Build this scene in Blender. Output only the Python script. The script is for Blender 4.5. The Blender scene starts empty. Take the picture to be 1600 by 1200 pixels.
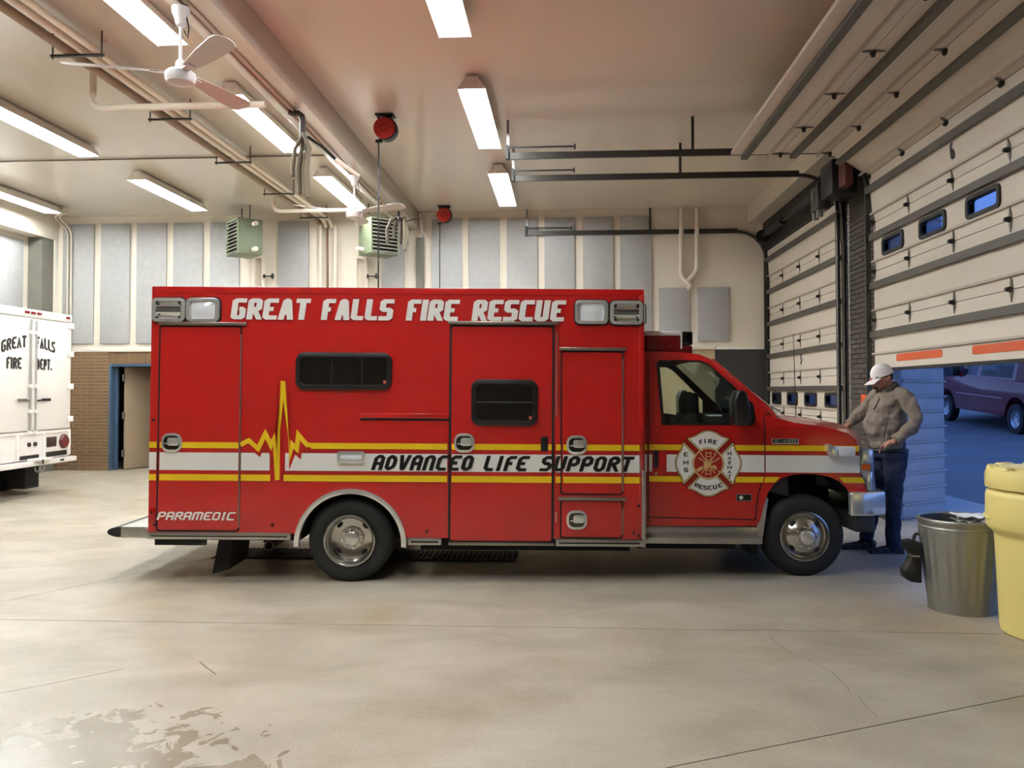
import bpy, bmesh, math, random
from math import sin, cos, pi, radians, sqrt, atan2
from mathutils import Vector, Matrix
from mathutils.geometry import tessellate_polygon
random.seed(7)
S = bpy.context.scene
COL = S.collection

# ------------------------------------------------------------------ camera
F, CX, CY = 1294.0, 800.0, 578.0
PSI, PITCH, ROLL = 0.0641, radians(1.4), 0.001
EYE = Vector((0, 0, 1.68))
FWD = Vector((-sin(PSI)*cos(PITCH), cos(PSI)*cos(PITCH), sin(PITCH)))
R0 = Vector((cos(PSI), sin(PSI), 0)); U0 = R0.cross(FWD)
RGT = R0*cos(ROLL) - U0*sin(ROLL); UPV = U0*cos(ROLL) + R0*sin(ROLL)
cd = bpy.data.cameras.new('camera'); cam = bpy.data.objects.new('camera', cd); COL.objects.link(cam)
cd.sensor_fit = 'HORIZONTAL'; cd.sensor_width = 36; cd.lens = F/1600*36
cd.shift_y = -(600-CY)/1600; cd.clip_end = 300
mw = Matrix((RGT, UPV, -FWD)).transposed().to_4x4(); mw.translation = EYE
cam.matrix_world = mw
S.camera = cam
# ------------------------------------------------------------------ world: blue dusk
w = bpy.data.worlds.new('dusk'); S.world = w; w.use_nodes = True
wn = w.node_tree.nodes; wl = w.node_tree.links
bg = wn['Background']; bg.inputs[1].default_value = 1.05
tc = wn.new('ShaderNodeTexCoord'); sp = wn.new('ShaderNodeSeparateXYZ'); rp = wn.new('ShaderNodeValToRGB')
rp.color_ramp.elements[0].position = 0.0; rp.color_ramp.elements[0].color = (.15, .26, .60, 1)
rp.color_ramp.elements[1].position = 0.6; rp.color_ramp.elements[1].color = (.09, .20, .58, 1)
wl.new(tc.outputs['Generated'], sp.inputs[0]); wl.new(sp.outputs[2], rp.inputs[0]); wl.new(rp.outputs[0], bg.inputs[0])
# ------------------------------------------------------------------ exposure
vs = S.view_settings
vs.view_transform = 'Standard'; vs.look = 'None'; vs.exposure = 0.9; vs.gamma = 1.0; vs.use_curve_mapping = False
TUBE = 66.0        # radiance of the fluorescent tubes

def ray(px, py): return FWD + RGT*((px-CX)/F) + UPV*((CY-py)/F)
def onY(px, py, Y=16.85):
    d = ray(px, py); p = EYE + d*((Y-EYE.y)/d.y); return p.x, p.z
def onX(px, py, X):
    d = ray(px, py); p = EYE + d*((X-EYE.x)/d.x); return p.y, p.z
def onZ(px, py, Z=0):
    d = ray(px, py); p = EYE + d*((Z-EYE.z)/d.z); return p.x, p.y
def atD(px, py, D): return EYE + ray(px, py)*D

# ------------------------------------------------------------------ materials
MATS = {}
def lin(c):
    f = lambda u: u/12.92 if u <= .04045 else ((u+.055)/1.055)**2.4
    return tuple(f(x/255) for x in c) + (1,)
def M(name, rgb, rough=.5, metal=0, spec=.5, coat=0, var=.08, vs_=3.0, bump=0, bs=60, emit=0, rnd=0, coords='Object', trans=0, stretch=None):
    if name in MATS: return MATS[name]
    m = bpy.data.materials.new(name); m.use_nodes = True
    nt = m.node_tree; n = nt.nodes; l = nt.links; b = n['Principled BSDF']
    c = lin(rgb)
    t = n.new('ShaderNodeTexCoord'); nz = n.new('ShaderNodeTexNoise'); nz.inputs['Scale'].default_value = vs_; nz.inputs['Detail'].default_value = 6
    src = t.outputs[coords]
    if stretch:
        mp = n.new('ShaderNodeMapping'); mp.inputs['Scale'].default_value = stretch; l.new(src, mp.inputs[0]); src = mp.outputs[0]
    l.new(src, nz.inputs['Vector'])
    mx = n.new('ShaderNodeMix'); mx.data_type = 'RGBA'
    mx.inputs[6].default_value = tuple(x*(1-var) for x in c[:3]) + (1,)
    mx.inputs[7].default_value = tuple(min(1, x*(1+var)) for x in c[:3]) + (1,)
    l.new(nz.outputs[0], mx.inputs[0]); out = mx.outputs[2]
    if rnd:
        oi = n.new('ShaderNodeObjectInfo'); mr = n.new('ShaderNodeMapRange'); mr.inputs[3].default_value = 1-rnd; mr.inputs[4].default_value = 1+rnd
        l.new(oi.outputs['Random'], mr.inputs[0])
        vm = n.new('ShaderNodeVectorMath'); vm.operation = 'SCALE'; l.new(out, vm.inputs[0]); l.new(mr.outputs[0], vm.inputs['Scale']); out = vm.outputs[0]
    l.new(out, b.inputs['Base Color'])
    b.inputs['Roughness'].default_value = rough; b.inputs['Metallic'].default_value = metal
    b.inputs['Specular IOR Level'].default_value = spec; b.inputs['Coat Weight'].default_value = coat; b.inputs['Coat Roughness'].default_value = .06
    if trans: b.inputs['Transmission Weight'].default_value = trans
    if emit: b.inputs['Emission Color'].default_value = c; b.inputs['Emission Strength'].default_value = emit
    if bump:
        bn = n.new('ShaderNodeTexNoise'); bn.inputs['Scale'].default_value = bs; bn.inputs['Detail'].default_value = 4; l.new(src, bn.inputs['Vector'])
        bp = n.new('ShaderNodeBump'); bp.inputs['Strength'].default_value = bump; bp.inputs['Distance'].default_value = .01
        l.new(bn.outputs[0], bp.inputs['Height']); l.new(bp.outputs[0], b.inputs['Normal'])
    MATS[name] = m
    return m
def glass(name, tint, gloss=.12):
    if name in MATS: return MATS[name]
    m = bpy.data.materials.new(name); m.use_nodes = True; nt = m.node_tree; n = nt.nodes; l = nt.links
    n.remove(n['Principled BSDF']); o = n['Material Output']
    tr = n.new('ShaderNodeBsdfTransparent'); tr.inputs[0].default_value = tuple(tint) + (1,)
    gl = n.new('ShaderNodeBsdfGlossy'); gl.inputs['Roughness'].default_value = .03
    lw_ = n.new('ShaderNodeLayerWeight'); lw_.inputs[0].default_value = .5
    pw_ = n.new('ShaderNodeMath'); pw_.operation = 'POWER'; pw_.inputs[1].default_value = 5; l.new(lw_.outputs['Facing'], pw_.inputs[0])
    fr = n.new('ShaderNodeMath'); fr.operation = 'MULTIPLY_ADD'; fr.inputs[1].default_value = .9; fr.inputs[2].default_value = .045; l.new(pw_.outputs[0], fr.inputs[0])
    mx = n.new('ShaderNodeMixShader'); l.new(fr.outputs[0], mx.inputs[0]); l.new(tr.outputs[0], mx.inputs[1]); l.new(gl.outputs[0], mx.inputs[2])
    l.new(mx.outputs[0], o.inputs[0]); MATS[name] = m
    return m

# ------------------------------------------------------------------ mesh builder
class MB:
    def __init__(s): s.v = []; s.f = []; s.mi = []; s.cur = 0
    def add(s, vs_, fs):
        o = len(s.v); s.v += [tuple(p) for p in vs_]; s.f += [tuple(i+o for i in f) for f in fs]; s.mi += [s.cur]*len(fs); return s
    def box(s, x0, x1, y0, y1, z0, z1):
        v = [(x, y, z) for x in (x0, x1) for y in (y0, y1) for z in (z0, z1)]
        return s.add(v, [(0,1,3,2), (4,6,7,5), (0,4,5,1), (2,3,7,6), (0,2,6,4), (1,5,7,3)])
    def obox(s, c, ax, ay, az, hx, hy, hz):
        c = Vector(c); ax = Vector(ax).normalized(); ay = Vector(ay).normalized(); az = Vector(az).normalized()
        v = [c + ax*(i*hx) + ay*(j*hy) + az*(k*hz) for i in (-1,1) for j in (-1,1) for k in (-1,1)]
        return s.add(v, [(0,1,3,2), (4,6,7,5), (0,4,5,1), (2,3,7,6), (0,2,6,4), (1,5,7,3)])
    def prism(s, outer, h0, h1, axis='y', holes=(), fn=None, cap0=True, cap1=True):
        mp = {'y': lambda a,b,h: (a,h,b), 'z': lambda a,b,h: (a,b,h), 'x': lambda a,b,h: (h,a,b)}[axis]
        if fn: mp = fn
        loops = [list(outer)] + [list(h) for h in holes]
        flat = [p for L in loops for p in L]; n = len(flat)
        tri = tessellate_polygon([[Vector((p[0], p[1], 0)) for p in L] for L in loops])
        v = [mp(p[0], p[1], h0) for p in flat] + [mp(p[0], p[1], h1) for p in flat]
        f = []
        if cap0: f += [tuple(t) for t in tri]
        if cap1: f += [tuple(i+n for i in reversed(t)) for t in tri]
        o = 0
        for L in loops:
            k = len(L)
            for i in range(k):
                j = (i+1) % k; f.append((o+i, o+j, n+o+j, n+o+i))
            o += k
        return s.add(v, f)
    def sheet(s, outer, fn, holes=()):
        loops = [list(outer)] + [list(h) for h in holes]; flat = [p for L in loops for p in L]
        tri = tessellate_polygon([[Vector((p[0], p[1], 0)) for p in L] for L in loops])
        return s.add([fn(*p) for p in flat], [tuple(t) for t in tri])
    def cyl(s, p0, p1, r0, r1=None, n=16, caps=True):
        r1 = r0 if r1 is None else r1
        return s.tube([p0, p1], [r0, r1], n, caps)
    def tube(s, pts, r, n=10, caps=True, closed=False, flat=1.0):
        pts = [Vector(p) for p in pts]; k = len(pts); rr = r if isinstance(r, (list, tuple)) else [r]*k
        vs_ = []; fs = []; nrm = None
        for i in range(k):
            if closed: t = pts[(i+1) % k] - pts[i-1]
            else: t = pts[min(i+1, k-1)] - pts[max(i-1, 0)]
            t.normalize()
            if nrm is None:
                a = Vector((0,0,1)) if abs(t.z) < .9 else Vector((1,0,0))
                nrm = a.cross(t).normalized()
            else:
                nrm = (nrm - t*nrm.dot(t)).normalized()
            b = t.cross(nrm)
            for j in range(n):
                a = 2*pi*j/n; vs_.append(pts[i] + (nrm*cos(a) + b*(sin(a)*flat))*rr[i])
        for i in range(k if closed else k-1):
            i2 = (i+1) % k
            for j in range(n): fs.append((i*n+j, i*n+(j+1) % n, i2*n+(j+1) % n, i2*n+j))
        if caps and not closed:
            fs.append(tuple(range(n))[::-1]); fs.append(tuple((k-1)*n+j for j in range(n)))
        return s.add(vs_, fs)
    def lathe(s, prof, c=(0,0,0), axis='z', n=32, closed=False, rf=None):
        c = Vector(c); vs_ = []; fs = []; k = len(prof)
        for r, h in prof:
            for j in range(n):
                a = 2*pi*j/n; q = r*(rf(a, h) if rf else 1)
                p = {'z': (q*cos(a), q*sin(a), h), 'y': (q*cos(a), h, q*sin(a)), 'x': (h, q*cos(a), q*sin(a))}[axis]
                vs_.append(c + Vector(p))
        for i in range(k if closed else k-1):
            i2 = (i+1) % k
            for j in range(n): fs.append((i*n+j, i*n+(j+1) % n, i2*n+(j+1) % n, i2*n+j))
        return s.add(vs_, fs)
    def ell(s, c, rx, ry, rz, n=16, m=10, rot=None):
        vs_ = []; fs = []; c = Vector(c)
        for i in range(m+1):
            th = pi*i/m
            for j in range(n):
                a = 2*pi*j/n; p = Vector((rx*sin(th)*cos(a), ry*sin(th)*sin(a), rz*cos(th)))
                if rot: p = rot @ p
                vs_.append(c + p)
        for i in range(m):
            for j in range(n): fs.append((i*n+j, (i+1)*n+j, (i+1)*n+(j+1) % n, i*n+(j+1) % n))
        return s.add(vs_, fs)
    def grid(s, rows):
        k = len(rows[0]); vs_ = [p for r in rows for p in r]; fs = []
        for i in range(len(rows)-1):
            for j in range(k-1): fs.append((i*k+j, i*k+j+1, (i+1)*k+j+1, (i+1)*k+j))
        return s.add(vs_, fs)
    def xf(s, m, start=0):
        for i in range(start, len(s.v)): s.v[i] = tuple(m @ Vector(s.v[i]))
        return s
    def mesh(s, name, mats, smooth=True, bevel=0, seg=2, ang=40):
        me = bpy.data.meshes.new(name); me.from_pydata(s.v, [], s.f)
        for m in (mats if isinstance(mats, (list, tuple)) else [mats]): me.materials.append(m)
        for p, i in zip(me.polygons, s.mi): p.material_index = i
        bm = bmesh.new(); bm.from_mesh(me); bmesh.ops.remove_doubles(bm, verts=bm.verts, dist=1e-6)
        bmesh.ops.recalc_face_normals(bm, faces=bm.faces)
        if bevel:
            ed = [e for e in bm.edges if len(e.link_faces) == 2 and e.calc_face_angle(0) > radians(35)]
            bmesh.ops.bevel(bm, geom=ed, offset=bevel, segments=seg, profile=.5, affect='EDGES', clamp_overlap=True)
        bm.to_mesh(me); bm.free()
        if smooth:
            me.shade_smooth(); me.set_sharp_from_angle(angle=radians(ang))
        return me
    def build(s, name, mats, parent=None, **k):
        return link(name, s.mesh(name, mats, **k), parent)
def link(name, data, parent=None, loc=None):
    o = bpy.data.objects.new(name, data); COL.objects.link(o)
    if parent: o.parent = parent
    if loc is not None: o.location = loc
    return o
def tag(o, label=None, cat=None, group=None, kind=None):
    if label: o['label'] = label
    if cat: o['category'] = cat
    if group: o['group'] = group
    if kind: o['kind'] = kind
    return o
def thing(name, label, cat, loc=(0,0,0), rot=(0,0,0), group=None):
    o = link(name, None); o.location = loc; o.rotation_euler = rot; o.empty_display_size = .1
    return tag(o, label, cat, group)
def struct(o): o['kind'] = 'structure'; return o
def copy_tree(o, parent=None):
    c = o.copy(); COL.objects.link(c); c.parent = parent
    for ch in list(o.children): copy_tree(ch, c)
    return c
def rrect(cx, cz, w_, h_, r, n=5):
    P = []
    for sx, sz, a0 in ((1,1,0), (-1,1,pi/2), (-1,-1,pi), (1,-1,3*pi/2)):
        for i in range(n+1):
            a = a0 + pi/2*i/n; P.append((cx + sx*(w_/2-r) + r*cos(a), cz + sz*(h_/2-r) + r*sin(a)))
    return P
def arc(cx, cz, r, a0, a1, n, rz=None):
    return [(cx + r*cos(radians(a0+(a1-a0)*i/n)), cz + (rz or r)*sin(radians(a0+(a1-a0)*i/n))) for i in range(n+1)]

# ------------------------------------------------------------------ stroke lettering
BOX = [[(0,0),(0,1),(1,1),(1,0),(0,0)]]
GL = {
 'A': [[(0,0),(.5,1),(1,0)], [(.2,.32),(.8,.32)]], '^': [[(0,0),(.34,1),(.66,1),(1,0)], [(.14,.28),(.86,.28)]], 'a': [[(0,0),(0,1),(1,1),(1,0)], [(0,.42),(1,.42)]],
 'C': [[(1,1),(0,1),(0,0),(1,0)]], 'D': [[(0,0),(0,1),(.7,1),(1,.7),(1,.3),(.7,0),(0,0)]], 'd': BOX,
 'E': [[(1,1),(0,1),(0,0),(1,0)], [(0,.5),(.85,.5)]], 'F': [[(0,0),(0,1),(1,1)], [(0,.5),(.85,.5)]],
 'G': [[(1,1),(0,1),(0,0),(1,0),(1,.5),(.55,.5)]], 'H': [[(0,0),(0,1)], [(1,0),(1,1)], [(0,.5),(1,.5)]],
 'I': [[(.5,0),(.5,1)]], 'i': [[(.5,0),(.5,1)], [(0,1),(1,1)], [(0,0),(1,0)]], 'L': [[(0,1),(0,0),(1,0)]],
 'M': [[(0,0),(0,1),(.5,.25),(1,1),(1,0)]], 'm': [[(0,0),(0,1),(1,1),(1,0)], [(.5,0),(.5,1)]],
 'N': [[(0,0),(0,1),(1,0),(1,1)]], 'n': [[(0,0),(0,1),(1,1),(1,0)]], 'O': BOX,
 'P': [[(0,0),(0,1),(1,1),(1,.42),(0,.42)]], 'R': [[(0,0),(0,1),(1,1),(1,.5),(0,.5)], [(.45,.5),(1,0)]],
 'S': [[(1,1),(0,1),(0,.5),(1,.5),(1,0),(0,0)]], 'T': [[(0,1),(1,1)], [(.5,1),(.5,0)]], 'U': [[(0,1),(0,0),(1,0),(1,1)]],
 'V': [[(0,1),(.4,0),(.6,0),(1,1)]], 'Z': [[(0,1),(1,1),(0,0),(1,0)]], '.': [[(0,0),(0,.06)]], '-': [[(0,.5),(1,.5)]],
 '5': [[(1,1),(0,1),(0,.55),(1,.55),(1,0),(0,0)]], '6': [[(1,1),(0,1),(0,0),(1,0),(1,.52),(0,.52)]], '4': [[(.75,0),(.75,1),(0,.35),(1,.35)]], '0': BOX,
}
WD = {'I': .38, '.': .3, ' ': .5, 'M': 1.25, 'm': 1.35, 'i': .62, '-': .6, 'L': .9, 'F': .92}
def stroke2d(pts, t, cham):
    closed = len(pts) > 2 and pts[0] == pts[-1]
    P = [Vector(p) for p in pts]
    if closed: P = P[:-1]
    if cham:
        Q = []
        for i, p in enumerate(P):
            if not closed and i in (0, len(P)-1): Q.append(p); continue
            a = P[i-1]-p; b = P[(i+1) % len(P)]-p
            if abs(a.normalized().dot(b.normalized())) < .6:
                c = min(cham, a.length*.45, b.length*.45); Q += [p + a.normalized()*c, p + b.normalized()*c]
            else: Q.append(p)
        P = Q
    n = len(P); Lf = []; Rt = []
    for i in range(n):
        d0 = (P[i]-P[i-1]).normalized() if (closed or i > 0) else None
        d1 = (P[(i+1) % n]-P[i]).normalized() if (closed or i < n-1) else None
        d0 = d0 or d1; d1 = d1 or d0
        n0 = Vector((-d0.y, d0.x)); n1 = Vector((-d1.y, d1.x)); m = (n0+n1)
        if m.length < .2: m = n0
        m.normalize(); k = min(t/max(m.dot(n0), .35), 2.6*t)
        Lf.append(P[i]+m*k); Rt.append(P[i]-m*k)
    q = []
    for i in range(n if closed else n-1):
        j = (i+1) % n; q.append((Lf[i], Lf[j], Rt[j], Rt[i]))
    return q
def lettering(txt, W, H, tx, ty, gap=.06, slant=0, cham=.1, sp=.5):
    """quads (2D) of a line of block letters filling W x H; tx / ty = stroke widths as a share of H"""
    tot = 0
    for c in txt: tot += (sp if c == ' ' else WD.get(c, 1.0) + gap)
    tot -= gap; u = W/tot; x = 0; out = []
    k = ty/tx
    for c in txt:
        if c == ' ': x += sp*u; continue
        wd = WD.get(c, 1.0)*u
        for pl in GL[c]:
            pp = []
            for a, b in pl:
                X = tx*H/2 + a*(wd-tx*H); Y = ty*H/2 + b*(H-ty*H)
                # run vertical strokes out to the full height
                pp.append((X*k, Y))
            def ext(p, q):
                d = (Vector(p)-Vector(q)); d.normalize(); return (p[0]+d.x*ty*H/2*(.98 if min(abs(d.x),abs(d.y)) < .05 else 1.5), p[1]+d.y*ty*H/2*(.98 if min(abs(d.x),abs(d.y)) < .05 else 1.5))
            if pp[0] != pp[-1]:
                o0, o1 = pp[0], pp[-1]
                e0 = pl[0][1] in (0, 1) and pl[0][1] != pl[1][1] or (c in 'CEFGSTLZ5' and pl[0][1] == pl[1][1] and pl[0][0] in (0,1))
                if e0: pp[0] = ext(o0, pp[1])
                e1 = pl[-1][1] in (0, 1) and pl[-1][1] != pl[-2][1] or (c in 'CEFGSTLZ5' and pl[-1][1] == pl[-2][1] and pl[-1][0] in (0,1))
                if e1: pp[-1] = ext(o1, pp[-2])
            for q in stroke2d(pp, ty*H/2, cham*H):
                out.append([(x + p.x/k + slant*(min(max(p.y, 0), H)), min(max(p.y, 0), H)) for p in q])
        x += wd + gap*u
    return out
def quads(mb, qs, fn, dirv=(0, -1, 0), eps=6e-5):
    for i, q in enumerate(qs): mb.add([Vector(fn(*p)) + Vector(dirv)*(i*eps) for p in q], [tuple(range(len(q)))])   # strokes overlap like cut vinyl
    return mb
# ================================================================== the building
YB, XL, XR, ZC, YF = 16.85, -10.71, 4.13, 5.36, -6.0
XO = 4.7
white_wall = M('wall_paint', (226, 217, 200), .55, var=.03, vs_=1.5, bump=.05, bs=40)
ceil_paint = M('ceiling_gloss_paint', (212, 203, 188), .18, var=.05, vs_=.6, spec=.55, bump=.03, bs=1.2)
trim_white = M('trim_paint', (232, 226, 212), .4, var=.03)
panel_grey = M('acoustic_felt', (176, 176, 174), .95, var=.12, vs_=9, bump=.5, bs=120, spec=.1)
brick_m = M('brown_brick', (112, 86, 58), .85, var=.14, vs_=12, bump=.5, bs=90, rnd=.12)
mortar_m = M('mortar', (176, 156, 124), .95, var=.1, vs_=20)
dark_brick = M('dark_brick', (74, 66, 58), .8, var=.15, vs_=12, bump=.4, bs=90, rnd=.12)
dark_mortar = M('dark_mortar', (62, 57, 50), .95, var=.1, vs_=20)
dark_wall = M('dark_wainscot', (44, 44, 42), .6, var=.12, vs_=2)
black_metal = M('black_steel', (30, 30, 31), .5, metal=.3, var=.2, vs_=8)
dark_steel = M('dark_steel', (72, 70, 66), .42, metal=.7, var=.15, vs_=6)
galv = M('galvanised_steel', (150, 150, 146), .35, metal=.85, var=.18, vs_=14)
pipe_white = M('painted_pipe', (226, 214, 196), .4, var=.05)
concrete_col = M('grey_concrete', (112, 110, 100), .8, var=.2, vs_=3, bump=.2, bs=30)

# ---------------- floor: concrete slabs with sawn joints
def floor_mat():
    m = bpy.data.materials.new('floor_concrete'); m.use_nodes = True
    nt = m.node_tree; n = nt.nodes; l = nt.links; b = n['Principled BSDF']
    t = n.new('ShaderNodeTexCoord')
    def noise(sc, det, mp=None, dist=0):
        z = n.new('ShaderNodeTexNoise'); z.inputs['Scale'].default_value = sc; z.inputs['Detail'].default_value = det; z.inputs['Distortion'].default_value = dist
        z.inputs['Roughness'].default_value = .6
        if mp:
            q = n.new('ShaderNodeMapping'); q.inputs['Scale'].default_value = mp; l.new(t.outputs['Object'], q.inputs[0]); l.new(q.outputs[0], z.inputs[0])
        else: l.new(t.outputs['Object'], z.inputs[0])
        return z.outputs[0]
    def ramp(src, p0, c0, p1, c1):
        r = n.new('ShaderNodeValToRGB'); r.color_ramp.elements[0].position = p0; r.color_ramp.elements[0].color = c0
        r.color_ramp.elements[1].position = p1; r.color_ramp.elements[1].color = c1; l.new(src, r.inputs[0]); return r.outputs[0]
    def mixc(f, a, c, mode='MIX'):
        x = n.new('ShaderNodeMix'); x.data_type = 'RGBA'; x.blend_type = mode
        for s_, v in ((0, f), (6, a), (7, c)):
            if isinstance(v, (tuple, float, int)): x.inputs[s_].default_value = v
            else: l.new(v, x.inputs[s_])
        return x.outputs[2]
    base = ramp(noise(.8, 8, dist=.6), .3, lin((176, 168, 151)), .72, lin((199, 191, 174)))
    streak = ramp(noise(1.5, 9, (.7, 1.2, 1), .5), .36, lin((176, 168, 152)), .64, lin((255, 255, 255)))
    c = mixc(.42, base, streak, 'MULTIPLY')
    rust = ramp(noise(.5, 5, dist=.8), .52, (1, 1, 1, 1), .75, lin((236, 218, 196)))
    c = mixc(.8, c, rust, 'MULTIPLY')
    fine = ramp(noise(55, 4), .35, lin((226, 226, 224)), .6, (1, 1, 1, 1))
    c = mixc(.5, c, fine, 'MULTIPLY')
    # spilled water: a wet patch with splashes around it
    def blob(px, py, rx, ry):
        X, Y = onZ(px, py)
        s_ = n.new('ShaderNodeVectorMath'); s_.operation = 'SUBTRACT'; l.new(t.outputs['Object'], s_.inputs[0]); s_.inputs[1].default_value = (X, Y, 0)
        d = n.new('ShaderNodeVectorMath'); d.operation = 'MULTIPLY'; l.new(s_.outputs[0], d.inputs[0]); d.inputs[1].default_value = (1/rx, 1/ry, 0)
        g = n.new('ShaderNodeVectorMath'); g.operation = 'LENGTH'; l.new(d.outputs[0], g.inputs[0])
        return g.outputs['Value']
    def math_(op, a, b_):
        x = n.new('ShaderNodeMath'); x.operation = op; x.use_clamp = False
        for i, v in enumerate((a, b_)):
            if isinstance(v, (float, int)): x.inputs[i].default_value = v
            else: l.new(v, x.inputs[i])
        return x.outputs[0]
    puddle = math_('ADD', blob(20, 1230, 1.25, .95), math_('MULTIPLY', math_('SUBTRACT', noise(5, 5, dist=.8), .5), 2.6))
    puddle = ramp(puddle, .62, (1, 1, 1, 1), .66, (0, 0, 0, 1))
    sp_ = math_('ADD', math_('MULTIPLY', blob(170, 1130, 1.05, .62), .22), math_('SUBTRACT', 1.0, math_('MULTIPLY', noise(13, 1), 1.0)))
    splash = ramp(sp_, .39, (1, 1, 1, 1), .41, (0, 0, 0, 1))
    wet = math_('MAXIMUM', puddle, splash)
    c = mixc(wet, c, mixc(1.0, c, lin((214, 210, 202)), 'MULTIPLY'))
    l.new(c, b.inputs['Base Color'])
    rg = ramp(noise(2.2, 6), .3, (.34, .34, .34, 1), .7, (.5, .5, .5, 1))
    rg = mixc(wet, rg, (.26, .26, .26, 1))
    l.new(rg, b.inputs['Roughness']); b.inputs['Specular IOR Level'].default_value = .45
    bp = n.new('ShaderNodeBump'); bp.inputs['Strength'].default_value = .06; bp.inputs['Distance'].default_value = .01
    l.new(noise(30, 6), bp.inputs['Height']); l.new(bp.outputs[0], b.inputs['Normal'])
    return m
FM = floor_mat()
joint_m = M('joint_filler', (70, 58, 44), .9, var=.2)
fl = struct(MB().box(XL-.6, XO, YF-.3, 21.2, -.3, -.018).build('floor', joint_m, smooth=False))
def clip(poly, p, nrm):
    out = []; k = len(poly); d = [(Vector(q)-Vector(p)).dot(nrm) for q in poly]
    for i in range(k):
        j = (i+1) % k
        if d[i] >= 0: out.append(poly[i])
        if (d[i] < 0) != (d[j] < 0):
            u = d[i]/(d[i]-d[j]); out.append(tuple(Vector(poly[i]).lerp(Vector(poly[j]), u)))
    return out
def split(polys, a, b, gap=.005):
    res = []; a = Vector(a); b = Vector(b); nr = Vector((-(b-a).y, (b-a).x)).normalized()
    for P in polys:
        for s_ in (1, -1):
            q = clip(P, a + nr*(s_*gap), nr*s_)
            if len(q) > 2: res.append(q)
    return res
slabs = [[(XL-.6, YF-.3), (XO, YF-.3), (XO, 21.2), (XL-.6, 21.2)]]
slabs = split(slabs, onZ(0, 968), onZ(1540, 990), .004)
near = [P for P in slabs if sum(q[1] for q in P)/len(P) < 4]; far = [P for P in slabs if P not in near]
near = split(near, onZ(1040, 1200), onZ(1600, 1087), .004); far = split(far, onZ(0, 941), onZ(262, 886), .003)
for P in near+far:
    MB().prism(P, -.018, 0, 'z').build('floor_slab', FM, fl, smooth=False)
# hairline cracks that wander through the slabs
crk = M('hairline_crack', (104, 94, 76), .9)
for pts, r in (([(0,1083),(60,1072),(110,1062),(190,1046)], .0035), ([(1202,994),(1216,1008),(1240,1023),(1262,1030),(1300,1050),(1312,1063),(1326,1077),(1325,1080)], .0016),
               ([(1342,1088),(1352,1102),(1366,1115),(1372,1122)], .0014), ([(312,1034),(324,1044),(338,1054)], .004)):
    MB().tube([Vector((*onZ(*p), 0)) for p in pts], r, 6, flat=.25).build('floor_crack', crk, fl)
# trench drain under the ambulance
gx0, gy0 = onZ(330, 872); gx1, gy1 = onZ(760, 874)
tg = struct(MB().box(gx0, gx1+.3, gy0-.02, gy0+.52, -.016, .004).build('trench_drain', M('drain_black', (16, 15, 14), .7), smooth=False))
g = MB()
for i in range(60):
    x = gx0 + .04 + i*(gx1+.25-gx0)/60; g.box(x, x+.022, gy0, gy0+.5, .004, .014)
g.box(gx0, gx1+.3, gy0+.24, gy0+.26, .004, .014)
tag(g.build('drain_grating', M('cast_iron', (46, 43, 40), .6, metal=.5), tg, smooth=False), kind='stuff')

# ---------------- ceiling and beams
cl = struct(MB().box(XL-.6, XR+.8, YF-.3, YB+.3, ZC, ZC+.3).build('ceiling', ceil_paint, smooth=False))
bm_ = struct(MB().box(-3.38, -3.0, YF, YB, 4.99, ZC).build('ceiling_beam', ceil_paint, bevel=.008))
for x in (-3.19, -3.26):
    MB().box(x-.012, x+.012, YF, YB-.05, 4.965, 4.99).build('conduit_strip', M('strip_brown', (178, 160, 142), .5), bm_, smooth=False)
struct(MB().box(3.68, XR, YF, YB, 5.02, ZC).build('trim_3', ceil_paint, smooth=False))
# ---------------- back wall
wb = MB(); dx0 = onY(171, 600)[0]; dx1 = dx0 + 1.3; zt = onY(180, 573)[1]; zs = onY(200, 549)[1]
wb.box(XL-.6, XR+.6, YB, YB+.3, zs, ZC)
wall_b = struct(wb.build('wall_back', white_wall, smooth=False))
lw = MB(); lw.box(XL-.6, dx0, YB-.006, YB+.3, 0, zs); lw.box(dx1, 3.0, YB-.006, YB+.3, 0, zs); lw.box(dx0, dx1, YB-.006, YB+.3, zt, zs)
low = lw.build('mortar_bed', mortar_m, wall_b, smooth=False)
MB().box(3.0, XR, YB-.01, YB+.3, 0, zs).build('wainscot_panel', dark_wall, wall_b, smooth=False)
bw, bh, pw, ph = .292, .0565, .306, .0705
brick = MB().box(0, bw, 0, .03, 0, bh).mesh('brick', brick_m, smooth=False)
half = MB().box(0, bw/2-.005, 0, .03, 0, bh).mesh('brick', brick_m, smooth=False)
for r in range(int(zs/ph)):
    z = r*ph + .006; off = (pw/2) * (r % 2); x = dx0 - .02 - bw - off
    if off: link('brick', half, low, (dx0-.02-bw/2+.005, YB-.012+random.uniform(-.002, .002), z))
    for k in range(6):
        if x < XL-.35: break
        link('brick', brick, low, (x, YB-.012+random.uniform(-.002, .002), z)); x -= pw
sold = MB().box(0, .062, 0, .03, 0, zs-zt-.06).mesh('soldier_brick', brick_m, smooth=False)
for k in range(20): link('soldier_brick', sold, low, (dx0-.02+k*.0705, YB-.012, zt+.045))
# white sill between plaster and brick
struct(MB().box(XL, 3.0, YB-.045, YB, zs-.01, zs+.075).build('trim_1', trim_white, bevel=.006))
struct(MB().box(3.0, XR, YB-.02, YB, zs-.01, zs+.03).build('trim_2', trim_white, bevel=.004))
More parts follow.
